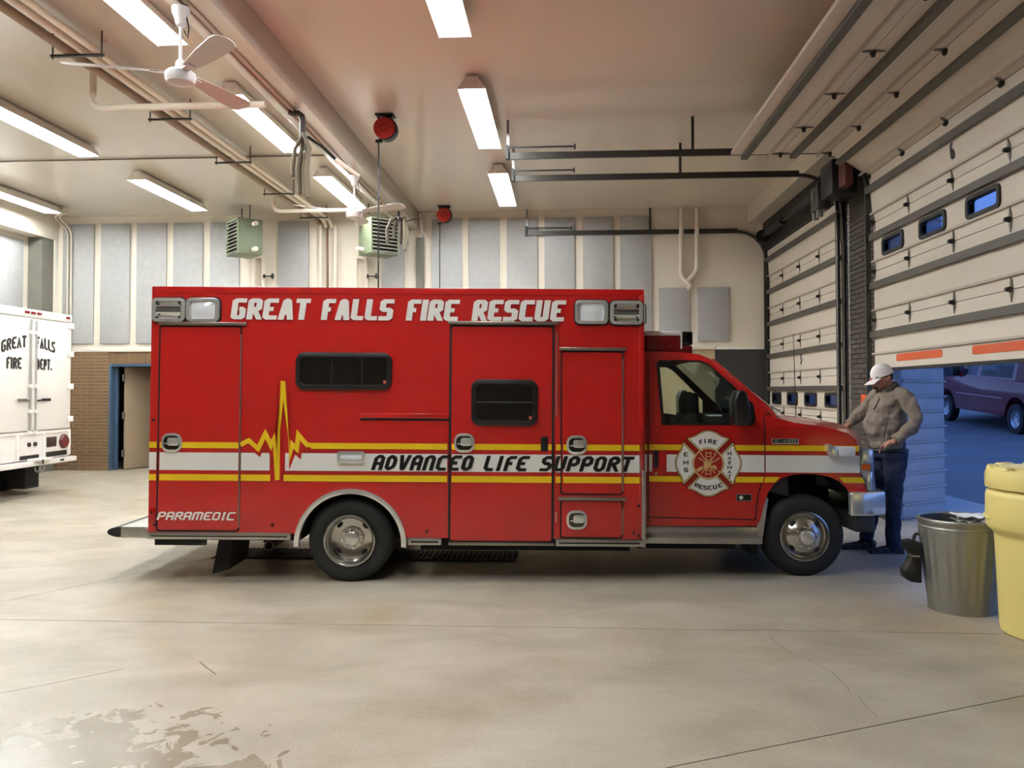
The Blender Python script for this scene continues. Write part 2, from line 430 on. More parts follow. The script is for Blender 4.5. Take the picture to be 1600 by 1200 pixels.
# blue steel door frame with a door standing ajar, dark room behind
blue = M('blue_frame_paint', (66, 88, 112), .45, var=.08)
d3 = struct(MB().box(dx0, dx0+.05, YB-.03, YB+.3, 0, zt+.06).box(dx1-.05, dx1, YB-.03, YB+.3, 0, zt+.06).box(dx0+.05, dx1-.05, YB-.03, YB+.3, zt, zt+.06)
     .box(dx0+.05, dx0+.1, YB+.12, YB+.2, 0, zt).build('door_3', blue, bevel=.004))
hx = onY(182, 700)[0]+.06; a = radians(66); ux, uy = cos(a), sin(a)
leaf = MB().obox((hx+ux*.45, YB+.2+uy*.45, 1.1), (ux,uy,0), (-uy,ux,0), (0,0,1), .45, .022, 1.08).build('door_leaf', M('beige_door_paint', (164, 144, 118), .5), d3, smooth=False)
kn = MB().cyl((hx+ux*.84, YB+.2+uy*.84, 1.02), (hx+ux*.84+.06, YB+.2+uy*.84-.03, 1.02), .012).ell((hx+ux*.84+.075, YB+.2+uy*.84-.035, 1.02), .03, .03, .03).build('door_knob', galv, leaf)
for z in (.35, 1.15, 1.95): MB().box(hx-.03, hx+.012, YB+.14, YB+.2, z-.07, z+.07).build('hinge', galv, d3, bevel=.004)
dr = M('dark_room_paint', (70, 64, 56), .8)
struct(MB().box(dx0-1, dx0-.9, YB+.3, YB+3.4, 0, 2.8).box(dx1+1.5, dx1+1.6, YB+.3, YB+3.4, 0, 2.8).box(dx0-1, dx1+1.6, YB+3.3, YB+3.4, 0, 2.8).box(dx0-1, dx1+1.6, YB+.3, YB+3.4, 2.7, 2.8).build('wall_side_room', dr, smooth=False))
# grey acoustic panels
def apanel(x0, x1, y0, y1, xx=None):
    a_, za = onY(x0, y0); b_, zb = onY(x1, y1)
    MB().box(a_, b_, YB-.05, YB, zb, za).build('acoustic_panel', panel_grey, wall_b, bevel=.006)
zt_ = onY(159, 350.6)[1]; zb_ = onY(159, 537)[1]
for x0, x1 in ((100,148),(159,204),(215,261),(272,318),(329,375),(435,483),(597,632),(675,722),(733,781),(792,840),(851,898),(911,958),(969,1018)):
    a_ = onY(x0, 420)[0]; b_ = onY(x1, 420)[0]
    MB().box(a_, b_, YB-.05, YB, zb_, zt_).build('acoustic_panel', panel_grey, wall_b, bevel=.006)
apanel(1029, 1077, 450, 525); apanel(1089, 1139, 449.5, 533.5)
# dark column slots in the back wall
for x0, x1, y0 in ((651, 663, 372),):
    a_, za = onY(x0, y0); b_, _ = onY(x1, y0)
    MB().box(a_, b_, YB-.06, YB, zs+.1, za).build('column_slot', concrete_col, wall_b, smooth=False)
# ---------------- left wall
wlft = struct(MB().box(XL-.6, XL-.35, YF-.3, YB, 0, ZC).build('wall_left', white_wall, smooth=False))
MB().box(XL-.35, XL-.33, YF, YB, 0, zs-.05).build('wall_base', brick_m, wlft, smooth=False)
zlb = onY(92, 377)[1]
struct(MB().box(XL-.35, XL, YF, YB, zlb, ZC).build('trim_4', white_wall, smooth=False))
MB().box(XL-.34, XL-.04, YB-.5, YB-.01, 0, zlb).build('corner_column', concrete_col, wlft, smooth=False)
for k in range(6):
    y1 = YB-.7-k*1.05; MB().box(XL-.35, XL-.30, y1-.78, y1, zb_, zlb-.1).build('acoustic_panel', panel_grey, wlft, bevel=.006)
MB().box(XL-.06, XL, YB-.12, YB-.005, 2.6, zlb).build('corner_post', trim_white, wlft, smooth=False)
# ---------------- front wall behind the camera
struct(MB().box(XL-.6, XR+.8, YF-.3, YF, 0, ZC).build('wall_front', M('front_wall_paint', (168, 156, 140), .8, var=.15), smooth=False))
# ---------------- right wall with its two door openings
D6 = (5.4, 11.15); D5 = (12.45, 16.74); SEC = .64
wr = MB(); wr.box(XR, XR+.12, YF, D6[0]+.1, 0, ZC); wr.box(XR, XR+.12, D6[1]-.12, D5[0]+.12, 0, ZC); wr.box(XR, XR+.12, D5[1]-.12, YB+.3, 0, ZC)
wr.box(XR, XR+.12, D6[0]+.1, D6[1]-.12, 4.45, ZC); wr.box(XR, XR+.12, D5[0]+.12, D5[1]-.12, 4.15, ZC)
wall_r = struct(wr.build('wall_right', dark_mortar, smooth=False))
bl, bp_ = .19, .2
dbr = MB().box(0, .03, 0, .292, 0, .06).mesh('brick', dark_brick, smooth=False); dbh = MB().box(0, .03, 0, .141, 0, .06).mesh('brick', dark_brick, smooth=False)
for r in range(58):
    z = .006 + r*.0705; y = D6[1]+.09; odd = r % 2
    if odd: link('brick', dbh, wall_r, (XR-.022+random.uniform(-.002,.002), y, z)); y += .151
    for k in range(4):
        if y + .292 > D5[0]-.02:
            if y + .141 < D5[0]-.02: link('brick', dbh, wall_r, (XR-.022, y, z))
            break
        link('brick', dbr, wall_r, (XR-.022+random.uniform(-.002,.002), y, z)); y += .302
MB().box(XR-.16, XR, D5[0]-.3, YB, 4.46, 5.02).build('header_beam', black_metal, wall_r, smooth=False)
MB().box(XR-.1, XR, D5[1]+.02, YB, 0, 4.6).build('jamb_post', black_metal, wall_r, smooth=False)
# ================================================================== overhead sectional doors
door_paint = M('door_cream_paint', (206, 196, 180), .5, var=.04, vs_=2)
strut_m = M('strut_grey', (92, 88, 80), .5, metal=.4, var=.12)
rib_m = M('door_rib_paint', (176, 166, 150), .5)
gasket = M('black_rubber', (20, 20, 21), .6)
pane_m = glass('window_pane_glass', (.72, .8, .9))
hinge_m = M('hinge_steel', (120, 114, 104), .45, metal=.6); knob_m = M('hinge_dark', (40, 36, 32), .5, metal=.3)
ink = M('black_lettering', (18, 17, 17), .5)
def sectional(name, DY, XD, s0, n, winsec, hingeY, winY, number, numpos):
    y0, y1 = DY
    root = struct(link(name, None)); root.empty_display_size = .1
    rad = .55; zv = 4.27
    def path(s_):                 # s = height along the door line; returns (x, z)
        if s_ <= zv: return Vector((XD, s_))
        a = (s_-zv)/rad
        if a < pi/2: return Vector((XD-rad+rad*cos(a), zv+rad*sin(a)))
        return Vector((XD-rad-(s_-zv-rad*pi/2), zv+rad))
    hm = MB().prism([(0,-.115),(.022,-.03),(.026,0),(.022,.03),(0,.115),(-.022,.03),(-.026,0),(-.022,-.03)], 0, .008, 'z').mesh('hinge', hinge_m)
    km = MB().cyl((0,0,0), (0,0,.05), .03, .018, 10).mesh('roller_knob', knob_m)
    for i in range(n):
        sb = s0 + i*SEC; st = sb + SEC
        if i == 0 and s0 < 0: sb = 0.02
        pb, pt = path(sb), path(st); L = (pt-pb).length; up = (pt-pb)/L; nin = Vector((-up.y, up.x))
        def fn(a, b, h):          # a along Y, b up the section, h inwards
            q = pb + up*b + nin*h; return (q.x, a, q.y)
        bot, top = .004, L-.004
        holes = []; wins = []
        if i == winsec:
            for yc in winY:
                holes.append(rrect(yc, L-.37, .56, .16, .03, 3)); wins.append(yc)
        MB().prism([(y0, bot), (y1, bot), (y1, top), (y0, top)], -.045, 0, fn=fn, holes=holes).build('door_section', door_paint, root, smooth=False)
        for yc in wins:
            fr = MB().prism(rrect(yc, L-.37, .66, .23, .06), -.05, .022, fn=fn, holes=[rrect(yc, L-.37, .56, .15, .035)]).build('window_frame', gasket, root)
            MB().prism(rrect(yc, L-.37, .56, .15, .035), -.03, -.024, fn=fn).build('window_pane', pane_m, fr)
        def bar(nm, c, hh, dd, mt, e0=0, e1=0):
            MB().prism([(y0-e0, c-hh), (y1+e1, c-hh), (y1+e1, c+hh), (y0-e0, c+hh)], .001, dd, fn=fn).build(nm, mt, root, smooth=False)
        if L > .5:
            bar('strut', L-.19, .042, .055, strut_m, .02, .06)
            bar('rib', L-.51 if i else .2, .012, .03, rib_m, 0, .09)
        if i == 0:
            MB().prism([(y0, -.03), (y1, -.03), (y1, .006), (y0, .006)], -.05, .012, fn=fn).build('bottom_seal', gasket, root, smooth=False)
            if number == '6':
                k = 0
                for a0, a1 in ((10.44, 9.2), (8.54, 7.3), (6.64, 5.5)):
                    MB().prism(rrect((a0+a1)/2, .122, abs(a1-a0), .088, .03), .001, .005, fn=fn).build('reflective_strip', M('orange_tape', (196, 84, 44), .5), root)
        if i > 0:
            for yh in hingeY + [y1-.05]:
                for me, hh in ((hm, .006), (km, .012)):
                    o = link('hinge' if me is hm else 'roller_knob', me, root)
                    org = Vector(fn(yh, 0, hh)); zax = Vector((nin.x, 0, nin.y)); yax = Vector((up.x, 0, up.y)); xax = yax.cross(zax)
                    mt = Matrix((xax, yax, zax)).transposed().to_4x4(); mt.translation = org; o.matrix_local = mt
        if numpos and numpos[0] == i:
            hgt, wid = .175, .095
            q = lettering(number, wid, hgt, .26, .17, cham=.22)
            quads(MB(), q, lambda a, b: fn(numpos[1]-a, numpos[2]+b, .004), (-1, 0, 0)).build('door_number', ink, root, smooth=False)
    # vertical tracks and horizontal tracks with their end stops
    for yt in (y0-.05, y1+.05):
        MB().box(XD-.09, XD-.03, yt-.02, yt+.02, 0.01, zv).build('vertical_track', dark_steel, root, smooth=False)
        cpts = [(XD-.06-rad+rad*cos(radians(a)), yt, zv+.03+rad*sin(radians(a))) for a in range(0, 91, 10)]
        MB().tube(cpts, .03, 8).build('track_curve', dark_steel, root)
        zt2 = zv+rad+.05
        MB().box(-.8, XD-.06-rad, yt-.02, yt+.02, zt2-.045, zt2+.045).build('horizontal_track', dark_steel, root, smooth=False)
        MB().box(-.8, .15, yt-.075, yt-.055, zt2+.09, zt2+.11).box(.13, .15, yt-.085, yt-.045, zt2+.06, zt2+.13).box(-.8, -.76, yt-.08, yt+.02, zt2-.05, zt2+.14).build('bumper_spring', black_metal, root, smooth=False)
        for xh in (-.77, 1.72):
            if yt < 7: continue
            MB().box(xh-.018, xh+.018, yt-.018, yt+.018, zt2+.04, ZC).build('hanger', dark_steel if xh > 0 else galv, root, smooth=False)
    return root
d6 = sectional('door_2', D6, 4.06, 1.952, 7, 2, [10.02, 8.9, 7.79, 6.67], [10.5, 9.39, 8.28, 7.17, 6.06], '6', (3, 8.9, .21))
d5 = sectional('door_1', D5, 4.06, -.027, 7, 2, [15.69, 14.57, 13.47], [16.2, 15.1, 14.0, 12.9], '5', (3, 14.6, .235))
# pier hardware: torsion shaft, operator, chains
op = thing('door_operator', 'dark electric door operator with chain hoist atop the brick pier between doors', 'motor', (3.72, 11.75, 4.3))
MB().cyl((.1,-.5,.35), (.1,4.7,.35), .025, n=10).build('torsion_shaft', black_metal, op)
[MB().cyl((.1,a,.35), (.1,a+1.1,.35), .06, n=12).build('torsion_spring', black_metal, op) for a in (1.2, 3.0)]
[MB().cyl((.1,a,.35), (.1,a+.14,.35), .13, n=16).build('cable_drum', black_metal, op) for a in (.55, 4.45)]
MB().box(-.1,.24,-.32,.2,.05,.52).build('housing', black_metal, op, bevel=.02)
MB().box(-.14,.05,.2,.55,-.05,.3).build('motor_box', dark_steel, op, bevel=.02)
MB().cyl((-.16,.38,.16), (-.12,.38,.16), .05, n=14).build('shaft_cap', galv, op)
[MB().box(-.13,-.05,a,a+.09,-.16,-.05).build('chain_guide', galv, op, bevel=.01) for a in (.22, .42)]
MB().box(-.02,.08,-.62,-.34,.1,.62).build('red_bracket', M('oxide_red', (92, 44, 42), .6), op, smooth=False)
def chain(label, x, y, z0, z1):
    c = thing('hoist_chain', label, 'chain', (x, y, z0), group='pull chains of the door hoist')
    t = MB(); k = int((z1-z0)/.05)
    for i in range(k):
        z = i*.05; d = .011
        P = [((d*cos(a) if i % 2 else 0), (0 if i % 2 else d*cos(a)), z+.025+.024*sin(a)) for a in [2*pi*j/6 for j in range(6)]]
        t.tube(P, .0045, 4, closed=True)
    t.build('chain_links', galv, c)
chain('galvanised hoist chain hanging beside the edge of door five', 3.96, D5[0]-.13, .35, 4.35)
chain('galvanised hoist chain hanging in the middle of the brick pier', 3.99, D5[0]-.55, .35, 4.35)
tag(MB().cyl((4.06, D6[1]+.28, .3), (4.06, D6[1]+.2, 4.2), .006, n=6).build('door_cable', galv), 'thin steel lift cable running down the pier beside door six', 'cable')
sg = thing('pier_sign', 'small orange sign on the dark brick pier behind the man', 'sign', (4.07, 11.62, 1.5))
MB().box(.0, .02, -.1, .1, -.16, .12).build('plate', M('orange_sign', (208, 84, 40), .5), sg, bevel=.004)
MB().box(-.004, 0, -.04, .04, -.04, .03).build('mark', M('sign_red', (150, 40, 24), .5), sg, smooth=False)

# ================================================================== outside
asph = M('wet_asphalt', (108, 108, 112), .55, var=.35, vs_=.5, bump=.2, bs=25)
def gz(x, y): return .085*max(0, x-XO) + .0586*max(0, y-21.5)
rows = []
for i in range(45):
    x = XO + (i/44)**1.6*70
    rows.append([(x, y, gz(x, y)-.012) for y in [-8 + j*2.2 for j in range(42)]])
og = struct(MB().grid(rows).build('ground_outside', asph))
apr = M('apron_concrete', (178, 178, 178), .6, var=.15, vs_=1.5, bump=.1, bs=30)
def gxy(px, py):      # pixel -> point on the sloping forecourt
    d = ray(px, py); t = 5.0
    for i in range(4000):
        p = EYE + d*t
        if p.z <= gz(p.x, p.y): return p.x, p.y
        t += .01
    return p.x, p.y
ap = [(XO, 2.0), gxy(1560, 795), gxy(1470, 772), (XO, 11.8)]
apc = MB().sheet(ap, lambda x, y: (x, y, gz(x, y)+.004)); struct(apc.build('apron_outside', apr, smooth=False))
# splayed block pier outside door six
pr = struct(link('wall_pier_outside', None))
blk = M('painted_block', (184, 184, 186), .75, var=.12, vs_=6, bump=.4, bs=40)
pa, pb2 = Vector((4.36, 11.06)), Vector((5.13, 11.6)); pn = Vector((pb2.y-pa.y, -(pb2.x-pa.x))).normalized()
for r in range(23):
    z = r*.2; o = [tuple(pa), tuple(pb2), (5.13, 12.3), (4.36, 12.3)]
    MB().prism(o, z+.004, z+.186, 'z').build('block_course', blk, pr, bevel=.008)
    q = [tuple(pa+pn*.022), tuple(pb2+pn*.022+(pb2-pa).normalized()*.03), (5.16, 12.3), (4.36, 12.3)]
    MB().prism(q, z+.182, z+.202, 'z').build('mortar_ridge', blk, pr, bevel=.005)
MB().prism([(4.145, 10.93), (4.28, 10.94), (4.355, 11.05), (4.355, 11.2), (4.26, 11.2), (4.26, 11.02), (4.145, 11.02)], .0, 4.5, 'z').build('jamb_face', M('jamb_grey', (138, 138, 142), .7, var=.1), pr, bevel=.02)
# neighbour building
nb = thing('neighbour_building', 'tall plain grey building seen through the high windows of door six', 'building', (15.5, 38, 0))
sid = M('grey_siding', (126, 130, 138), .7, var=.1, vs_=.5)
MB().box(-9.5, 1.0, 0, 9, 0, 11.5).build('wall', sid, nb, smooth=False)
MB().box(-9.7, 1.25, -.25, 9, 11.5, 11.9).build('roof', M('roof_dark', (70, 72, 80), .7), nb, smooth=False)
for k in range(3): MB().box(-7.5+k*2.8, -6.2+k*2.8, -.06, 0, 3.2, 4.8).build('window', M('dark_window', (30, 36, 50), .2), nb, smooth=False)
nb2 = thing('neighbour_shed', 'low grey blue shed wall behind the parked pickup', 'building', (26, 40, 0))
MB().box(-7, 14, 0, 6, 0, 5.2).build('wall', sid, nb2, smooth=False)
MB().prism([(-7.2, 5.2), (14.2, 5.2), (14.2, 5.6), (-7.2, 5.6)], -.3, 6, 'y').build('roof', M('roof_dark', (70, 72, 80), .7), nb2, smooth=False)

# ================================================================== red pickup outside
pk = thing('pickup_truck', 'dark red extended cab pickup parked on the forecourt outside door six', 'truck', (12.2, 23.35, gz(11.2, 23.35)), (0, -math.atan(.0586), radians(90)))
pkr = M('pickup_red_paint', (118, 22, 30), .25, coat=.8, var=.05); pkd = M('pickup_dark_trim', (22, 20, 22), .5); pkg = glass('pickup_glass', (.6, .66, .72))
pkw = M('pickup_chrome_wheel', (190, 192, 198), .25, metal=.8)
HW = .98
lowp = [(-2.75,.62),(-2.75,1.32),(-.95,1.34),(-.95,1.36),(1.15,1.36),(1.3,1.34),(2.35,1.26),(2.62,1.12),(2.72,.85),(2.72,.55),(2.42,.5)] + arc(1.9,.42,.52,0,180,12)[1:-1] + [(1.36,.42),(-1.3,.42)] + arc(-1.85,.42,.52,0,180,12)[1:-1] + [(-2.4,.5)]
MB().prism(lowp, -HW, HW).build('body', pkr, pk, bevel=.03)
cabp = [(-1.75,1.34),(-1.7,1.86),(-1.5,1.93),(.4,1.93),(.6,1.86),(1.36,1.36)]
def pcab(a, b, h): k = (b-1.34)/.6; return (a, h*(HW-.03-.14*k), b)
w1 = [(.2,1.4),(.2,1.84),(.52,1.82),(1.16,1.4)]; w2 = [(-1.6,1.4),(-1.55,1.82),(.02,1.84),(.02,1.4)]
for s_ in (-1, 1):
    MB().sheet(cabp, lambda a, b: pcab(a, b, s_), holes=[w1, w2]).build('cab_side', pkr, pk)
    for wq in (w1, w2): MB().sheet(wq, lambda a, b: pcab(a, b, s_*.995)).build('side_window', pkg, pk)
MB().grid([[pcab(*p, h) for h in (-1, -.5, 0, .5, 1)] for p in cabp[:5]]).build('cab_roof', pkr, pk)
MB().grid([[pcab(*p, h) for h in (-1, -.5, 0, .5, 1)] for p in ((.6,1.86),(1.36,1.36))]).build('windshield', pkg, pk)
MB().box(-.6, -.4, -.75, .75, .9, 1.7).box(.2,.4,-.75,.75,.9,1.55).build('seats', pkd, pk, bevel=.05)
for xw in (1.9, -1.85):
    for s_ in (-1, 1):
        wg = MB().lathe([(.24,-.12),(.37,-.115),(.395,-.06),(.395,.06),(.37,.115),(.24,.12),(.24,-.12)], (xw, s_*(HW-.1), .39), 'y', 24).build('wheel', gasket, pk)
        MB().lathe([(0,.07),(.07,.075),(.09,.03),(.2,.04),(.235,.1),(.25,.1)], (xw, s_*(HW-.1), .39), 'y', 24).xf(Matrix.Translation((0,0,0)) if s_ > 0 else Matrix.Translation((0,2*s_*(HW-.1),0)) @ Matrix.Scale(-1, 4, (0,1,0))).build('rim', pkw, wg)
for s_ in (-1, 1):
    MB().box(1.2, 1.36, s_*1.02-.11, s_*1.02+.11, 1.36, 1.62).build('mirror', pkd, pk, bevel=.03)
    MB().box(-1.2, 1.3, s_*HW-.012, s_*HW+.012, .86, .885).build('side_molding', M('pickup_molding', (170, 130, 140), .3, metal=.5), pk, smooth=False)
    MB().box(2.4, 2.7, s_*.8-.14, s_*.8+.14, .92, 1.1).build('headlight', M('pickup_lamp', (200, 205, 215), .2), pk, bevel=.03)
MB().box(2.68, 2.86, -.98, .98, .45, .68).build('bumper', pkw, pk, bevel=.04)
MB().box(-2.92, -2.74, -.95, .95, .5, .68).build('bumper', pkw, pk, bevel=.04)
# ================================================================== the ambulance
AD = 7.27; RAKE = .0075
AM = Matrix.Translation((-sin(PSI)*AD, cos(PSI)*AD, 0)) @ Matrix.Rotation(PSI, 4, 'Z') @ Matrix.Rotation(RAKE, 4, 'Y')
AMI = AM.inverted()
def A(px, py, ly=0):                       # picture point on the vehicle's plane y = ly -> (x, z)
    c = AMI @ EYE; d = AMI.to_3x3() @ ray(px, py); t = (ly-c.y)/d.y; p = c + d*t; return p.x, p.z
def AX(px, ly=0, py=700): return A(px, py, ly)[0]
def AZ(py, px=800, ly=0): return A(px, py, ly)[1]
amb = thing('ambulance', 'red fire rescue ambulance with white and yellow stripes parked across the bay', 'ambulance', (-sin(PSI)*AD, cos(PSI)*AD, 0), (0, RAKE, PSI))
red = M('fire_red_paint', (173, 19, 17), .28, coat=.7, var=.03, vs_=1.2, spec=.5)
chrome = M('chrome', (232, 232, 228), .16, metal=.7, var=.05)
alu = M('brushed_aluminium', (186, 184, 178), .28, metal=.9, var=.08, vs_=20)
satin = M('satin_trim', (150, 140, 130), .3, metal=.8, var=.05)
blk = M('black_plastic', (16, 16, 17), .35, var=.15)
under = M('underbody_black', (14, 13, 12), .8, var=.3)
seam = M('seam_black', (20, 5, 5), .7)
vin_w = M('white_vinyl', (232, 230, 224), .35, var=.02); vin_y = M('yellow_vinyl', (226, 190, 24), .35, var=.03); vin_k = M('black_vinyl', (10, 10, 10), .35)
tint = M('tinted_window', (5, 5, 6), .04, spec=.6, var=.2)
rubber = M('tyre_rubber', (26, 26, 26), .75, var=.15, vs_=20)
tread = M('diamond_plate', (176, 174, 168), .3, metal=.85, var=.12, vs_=50, bump=.6, bs=70)
BW_ = 2.40                                  # width of the box
# --- box body
xr, xf = AX(233.5), AX(1005.5); zt2 = AZ(447.5, 236); zl = AZ(833, 300); zm = AZ(841, 760)
wx, wz = A(547.5, 848); wr_ = .487
prof = [(xr, zl), (xr, zt2), (xf, zt2), (xf, zm), (wx+wr_, zm)]
ar = arc(wx, wz-.02, wr_-.02, 2, 178, 24, wr_-.01)
prof += ar + [(wx-wr_, zl)]
b = MB(); b.prism(prof, 0, BW_)
for i, f in enumerate(b.f):
    zs_ = [b.v[k][2] for k in f]; xs_ = [b.v[k][0] for k in f]; ys_ = [b.v[k][1] for k in f]
    if max(zs_) < zt2-.5 and min(xs_) > xr+.01 and max(xs_) < xf-.01 and max(ys_)-min(ys_) > 1: b.mi[i] = 1
body = b.build('box_body', [red, under], amb)
# rounded roof cap running round the top
cap = MB().prism(rrect((xr+xf)/2, BW_/2, xf-xr+.006, BW_+.012, .05), zt2-.055, zt2+.0, 'z').build('roof_cap', red, amb, bevel=.035, seg=4)
# corner posts slightly proud
MB().box(AX(998), xf+.004, -.006, .02, AZ(842, 1000), zt2-.05).build('corner_post', red, amb, bevel=.006)
def decal(name, outline, mat, ly=-.006, holes=(), parent=None):
    return MB().sheet(outline, lambda a, b_: (a, ly, b_), holes).build(name, mat, parent or amb, smooth=False)
def plate(name, x0, x1, y0, y1, mat, d0, d1, bev=0, par=None, px=None):
    a_, za = A(x0, y0); c_, zc = A(x1, y1)
    return MB().box(a_, c_, d0, d1, zc, za).build(name, mat, par or amb, bevel=bev)
# --- compartment and entry doors
def bdoor(name, x0, x1, y0, y1, strip=None, hinge=True, g=2.6):
    cx = (x0+x1)/2
    xa, xb = AX(x0), AX(x1); za, zb = AZ(y1, cx), AZ(y0, cx); gm = g/178
    s_ = MB().prism(rrect((xa+xb)/2, (za+zb)/2, xb-xa+2*gm, zb-za+2*gm, .03), -.002, .01).build('door_seam', seam, amb, smooth=False)
    d = MB().prism(rrect((xa+xb)/2, (za+zb)/2, xb-xa, zb-za, .022), -.0048, .01).build(name, red, amb, bevel=.002, seg=1)
    if strip:
        sx0, sx1, sy = strip
        MB().box(AX(sx0), AX(sx1), -.03, .004, AZ(sy+5, cx), AZ(sy, cx)).build('drip_rail', satin, amb, bevel=.005)
    if hinge: MB().cyl((xb+.008, -.006, za+.02), (xb+.008, -.006, zb-.06), .007, n=8).build('piano_hinge', satin, d)
    return d
dA = bdoor('compartment_door', 248.5, 373.5, 511, 828, (246, 383, 503.5))
dB = bdoor('entry_door', 705, 862, 511, 845, (699, 872, 502.5), hinge=False, g=4)
dC = bdoor('compartment_door', 878, 971.5, 550.5, 771, (873, 977, 543))
dD = bdoor('compartment_door', 878, 971.5, 783, 839, (872.5, 978, 776.5))
MB().box(AX(868.5), AX(870), -.012, 0, AZ(650, 868), AZ(520, 868)).box(AX(868.5), AX(870), -.012, 0, AZ(815, 868), AZ(800, 868)).build('door_hinge', alu, dB, smooth=False)
# --- lower rub rails
def rail(x0, x1, y0, y1, end=True):
    r_ = plate('rub_rail', x0, x1, y0, y1, alu, -.03, .02, .006)
    h = (y1-y0)
    plate('rail_groove', x0+(5 if end else 1), x1-(5 if end else 1), y0+h*.38, y1-h*.34, blk, -.033, 0, 0, r_)
rail(233, 455, 831, 843); rail(638, 690, 840.5, 851); rail(868, 1004, 842, 853.5)
plate('sill_strip', 701, 866, 847, 852.5, satin, -.02, .02, .004)
plate('diamond_corner', 1003, 1008.5, 735, 855, tread, -.012, .04, .003)
# --- chrome wheel arch trim
ro = arc(wx, wz-.01, .49, -3, 183, 36, .482); ri = arc(wx, wz-.01, .447, 183, -3, 36, .438)
MB().prism(ro+ri, -.028, .03).build('wheel_arch_trim', chrome, amb, bevel=.008)
# --- stripes in runs between the seams
def zpx(y): return AZ(y, 240)
yu = (zpx(690.2), zpx(699.6)); wh = (zpx(706.4), zpx(734)); yl_ = (zpx(740.4), zpx(750.4))
def run(name, z, mat, cuts):
    for x0, x1 in cuts: decal(name, [(AX(x0), z[0]), (AX(x1), z[0]), (AX(x1), z[1]), (AX(x0), z[1])], mat)
run('upper_stripe', yu, vin_y, [(233.5, 245), (250, 373), (479, 699), (706, 862), (868.5, 876), (880, 971), (975, 1003)])
run('white_band', wh, vin_w, [(233.5, 245), (250, 373), (377, 422), (446, 699), (706, 862), (868.5, 876), (880, 971), (975, 1003)])
run('lower_stripe', yl_, vin_y, [(233.5, 245), (250, 373), (377, 423), (444, 699), (706, 862), (868.5, 876), (880, 971), (975, 1003)])
ecg = [(376,695),(389,688),(403.7,701),(415,677.5),(424,696),(428.5,685),(433.5,750),(442.5,595),(453,713),(456.5,694),(464,701),(466.5,679),(480,695),(486,695)]
E = [A(*p) for p in ecg]
quads(MB(), stroke2d(E, .046, 0), lambda a, b_: (a, -.0066, b_)).build('heartbeat_outline', red, amb, smooth=False)
quads(MB(), stroke2d(E, .02, 0), lambda a, b_: (a, -.0078, b_)).build('heartbeat_line', vin_y, amb, smooth=False)
# --- lettering
def text(name, txt, x0, x1, y0, y1, mat, tx, ty, gap, slant, cham, sp, ly=-.0085):
    cx = (x0+x1)/2; H = AZ(y0, cx)-AZ(y1, cx); W = AX(x1)-AX(x0)-slant*H; ox, oz = AX(x0), AZ(y1, cx)
    return quads(MB(), lettering(txt, W, H, tx, ty, gap, slant, cham, sp), lambda a, b_: (ox+a, ly, oz+b_)).build(name, mat, amb, smooth=False)
for wd, x0, x1 in (('GRE^T',357,484), ('F^LLS',499,615), ('FIRE',632,717.5), ('RESCUE',735,884)):
    text('roof_lettering', wd, x0, x1, 466.5+(x0-357)*.0065, 499.5+(x0-357)*.0065, vin_w, .29, .2, .1, .13, .05, .5)
for wd, x0, x1 in (('aDVanCEd',580,743), ('LiFE',754,829), ('SUPPORT',842,992)):
    text('side_lettering', wd, x0, x1, 711.0+(x0-580)*.0065, 735+(x0-580)*.0065, vin_k, .26, .2, .16, .3, .12, .5)
text('door_lettering', 'PaRamEdiC', 247, 371, 799.5, 812.5, vin_w, .25, .2, .14, .32, .1, .5)
# --- box windows
def bwin(x0, x1, y0, y1, split_=None):
    cx = (x0+x1)/2; xa, xb, za, zb = AX(x0), AX(x1), AZ(y1, cx), AZ(y0, cx); r = .075
    f = MB().prism(rrect((xa+xb)/2, (za+zb)/2, xb-xa, zb-za, r), -.03, .0, holes=[rrect((xa+xb)/2, (za+zb)/2, xb-xa-.085, zb-za-.085, .045)]).build('window_frame', blk, amb, bevel=.012)
    MB().prism(rrect((xa+xb)/2, (za+zb)/2, xb-xa-.07, zb-za-.07, .04), -.012, .004).build('window_glass', tint, f, smooth=False)
    if split_:
        z = AZ(split_, cx); MB().box(xa+.03, xb-.03, -.024, -.012, z-.006, z+.006).build('sash_bar', M('sash_grey', (60, 60, 62), .4), f, smooth=False)
    else:
        MB().box(xa+(xb-xa)*.36, xa+(xb-xa)*.38, -.018, -.012, za+.05, zb-.05).box(xa+(xb-xa)*.68, xa+(xb-xa)*.70, -.018, -.012, za+.05, zb-.05).build('sash_bar', blk, f, smooth=False)
    MB().box(xb-.075, xb-.05, -.0135, -.012, za+.055, za+.085).build('sticker', M('sticker_orange', (190, 90, 60), .5), f, smooth=False)
bwin(461.5, 611.5, 551, 609); bwin(736, 839.5, 593, 665, 628.5)
# --- sliding step trim
plate('trim_lip', 563, 701, 645.5, 654, red, -.02, 0, .004); plate('trim_painted_shadow', 563, 702, 653.5, 657.5, blk, -.006, 0)  # black strip below the red lip is its shadow, painted in
# --- chrome paddle handles
def handle(cx, cy):
    x, z = A(cx, cy); W, H = .178, .165
    h = MB().prism(rrect(x, z, W, H, .065, 8), -.022, -.003).build('door_handle', chrome, amb, bevel=.012, seg=3)
    MB().prism(rrect(x, z, W*.78, H*.74, .045, 8), -.0235, -.02).build('handle_dish', M('dish_grey', (90, 90, 90), .15, metal=1), h, smooth=False)
    MB().prism(rrect(x+.018, z+.01, W*.56, H*.42, .02, 4), -.036, -.018).box(x-.06, x+.06, -.028, -.018, z-.012, z-.002).build('handle_paddle', chrome, h, bevel=.006)
for c in ((269.5,691.5), (725.5,692), (901,695), (901,812)): handle(*c)
plate('door_vent', 845, 856, 682, 705, blk, -.016, -.004, .004)
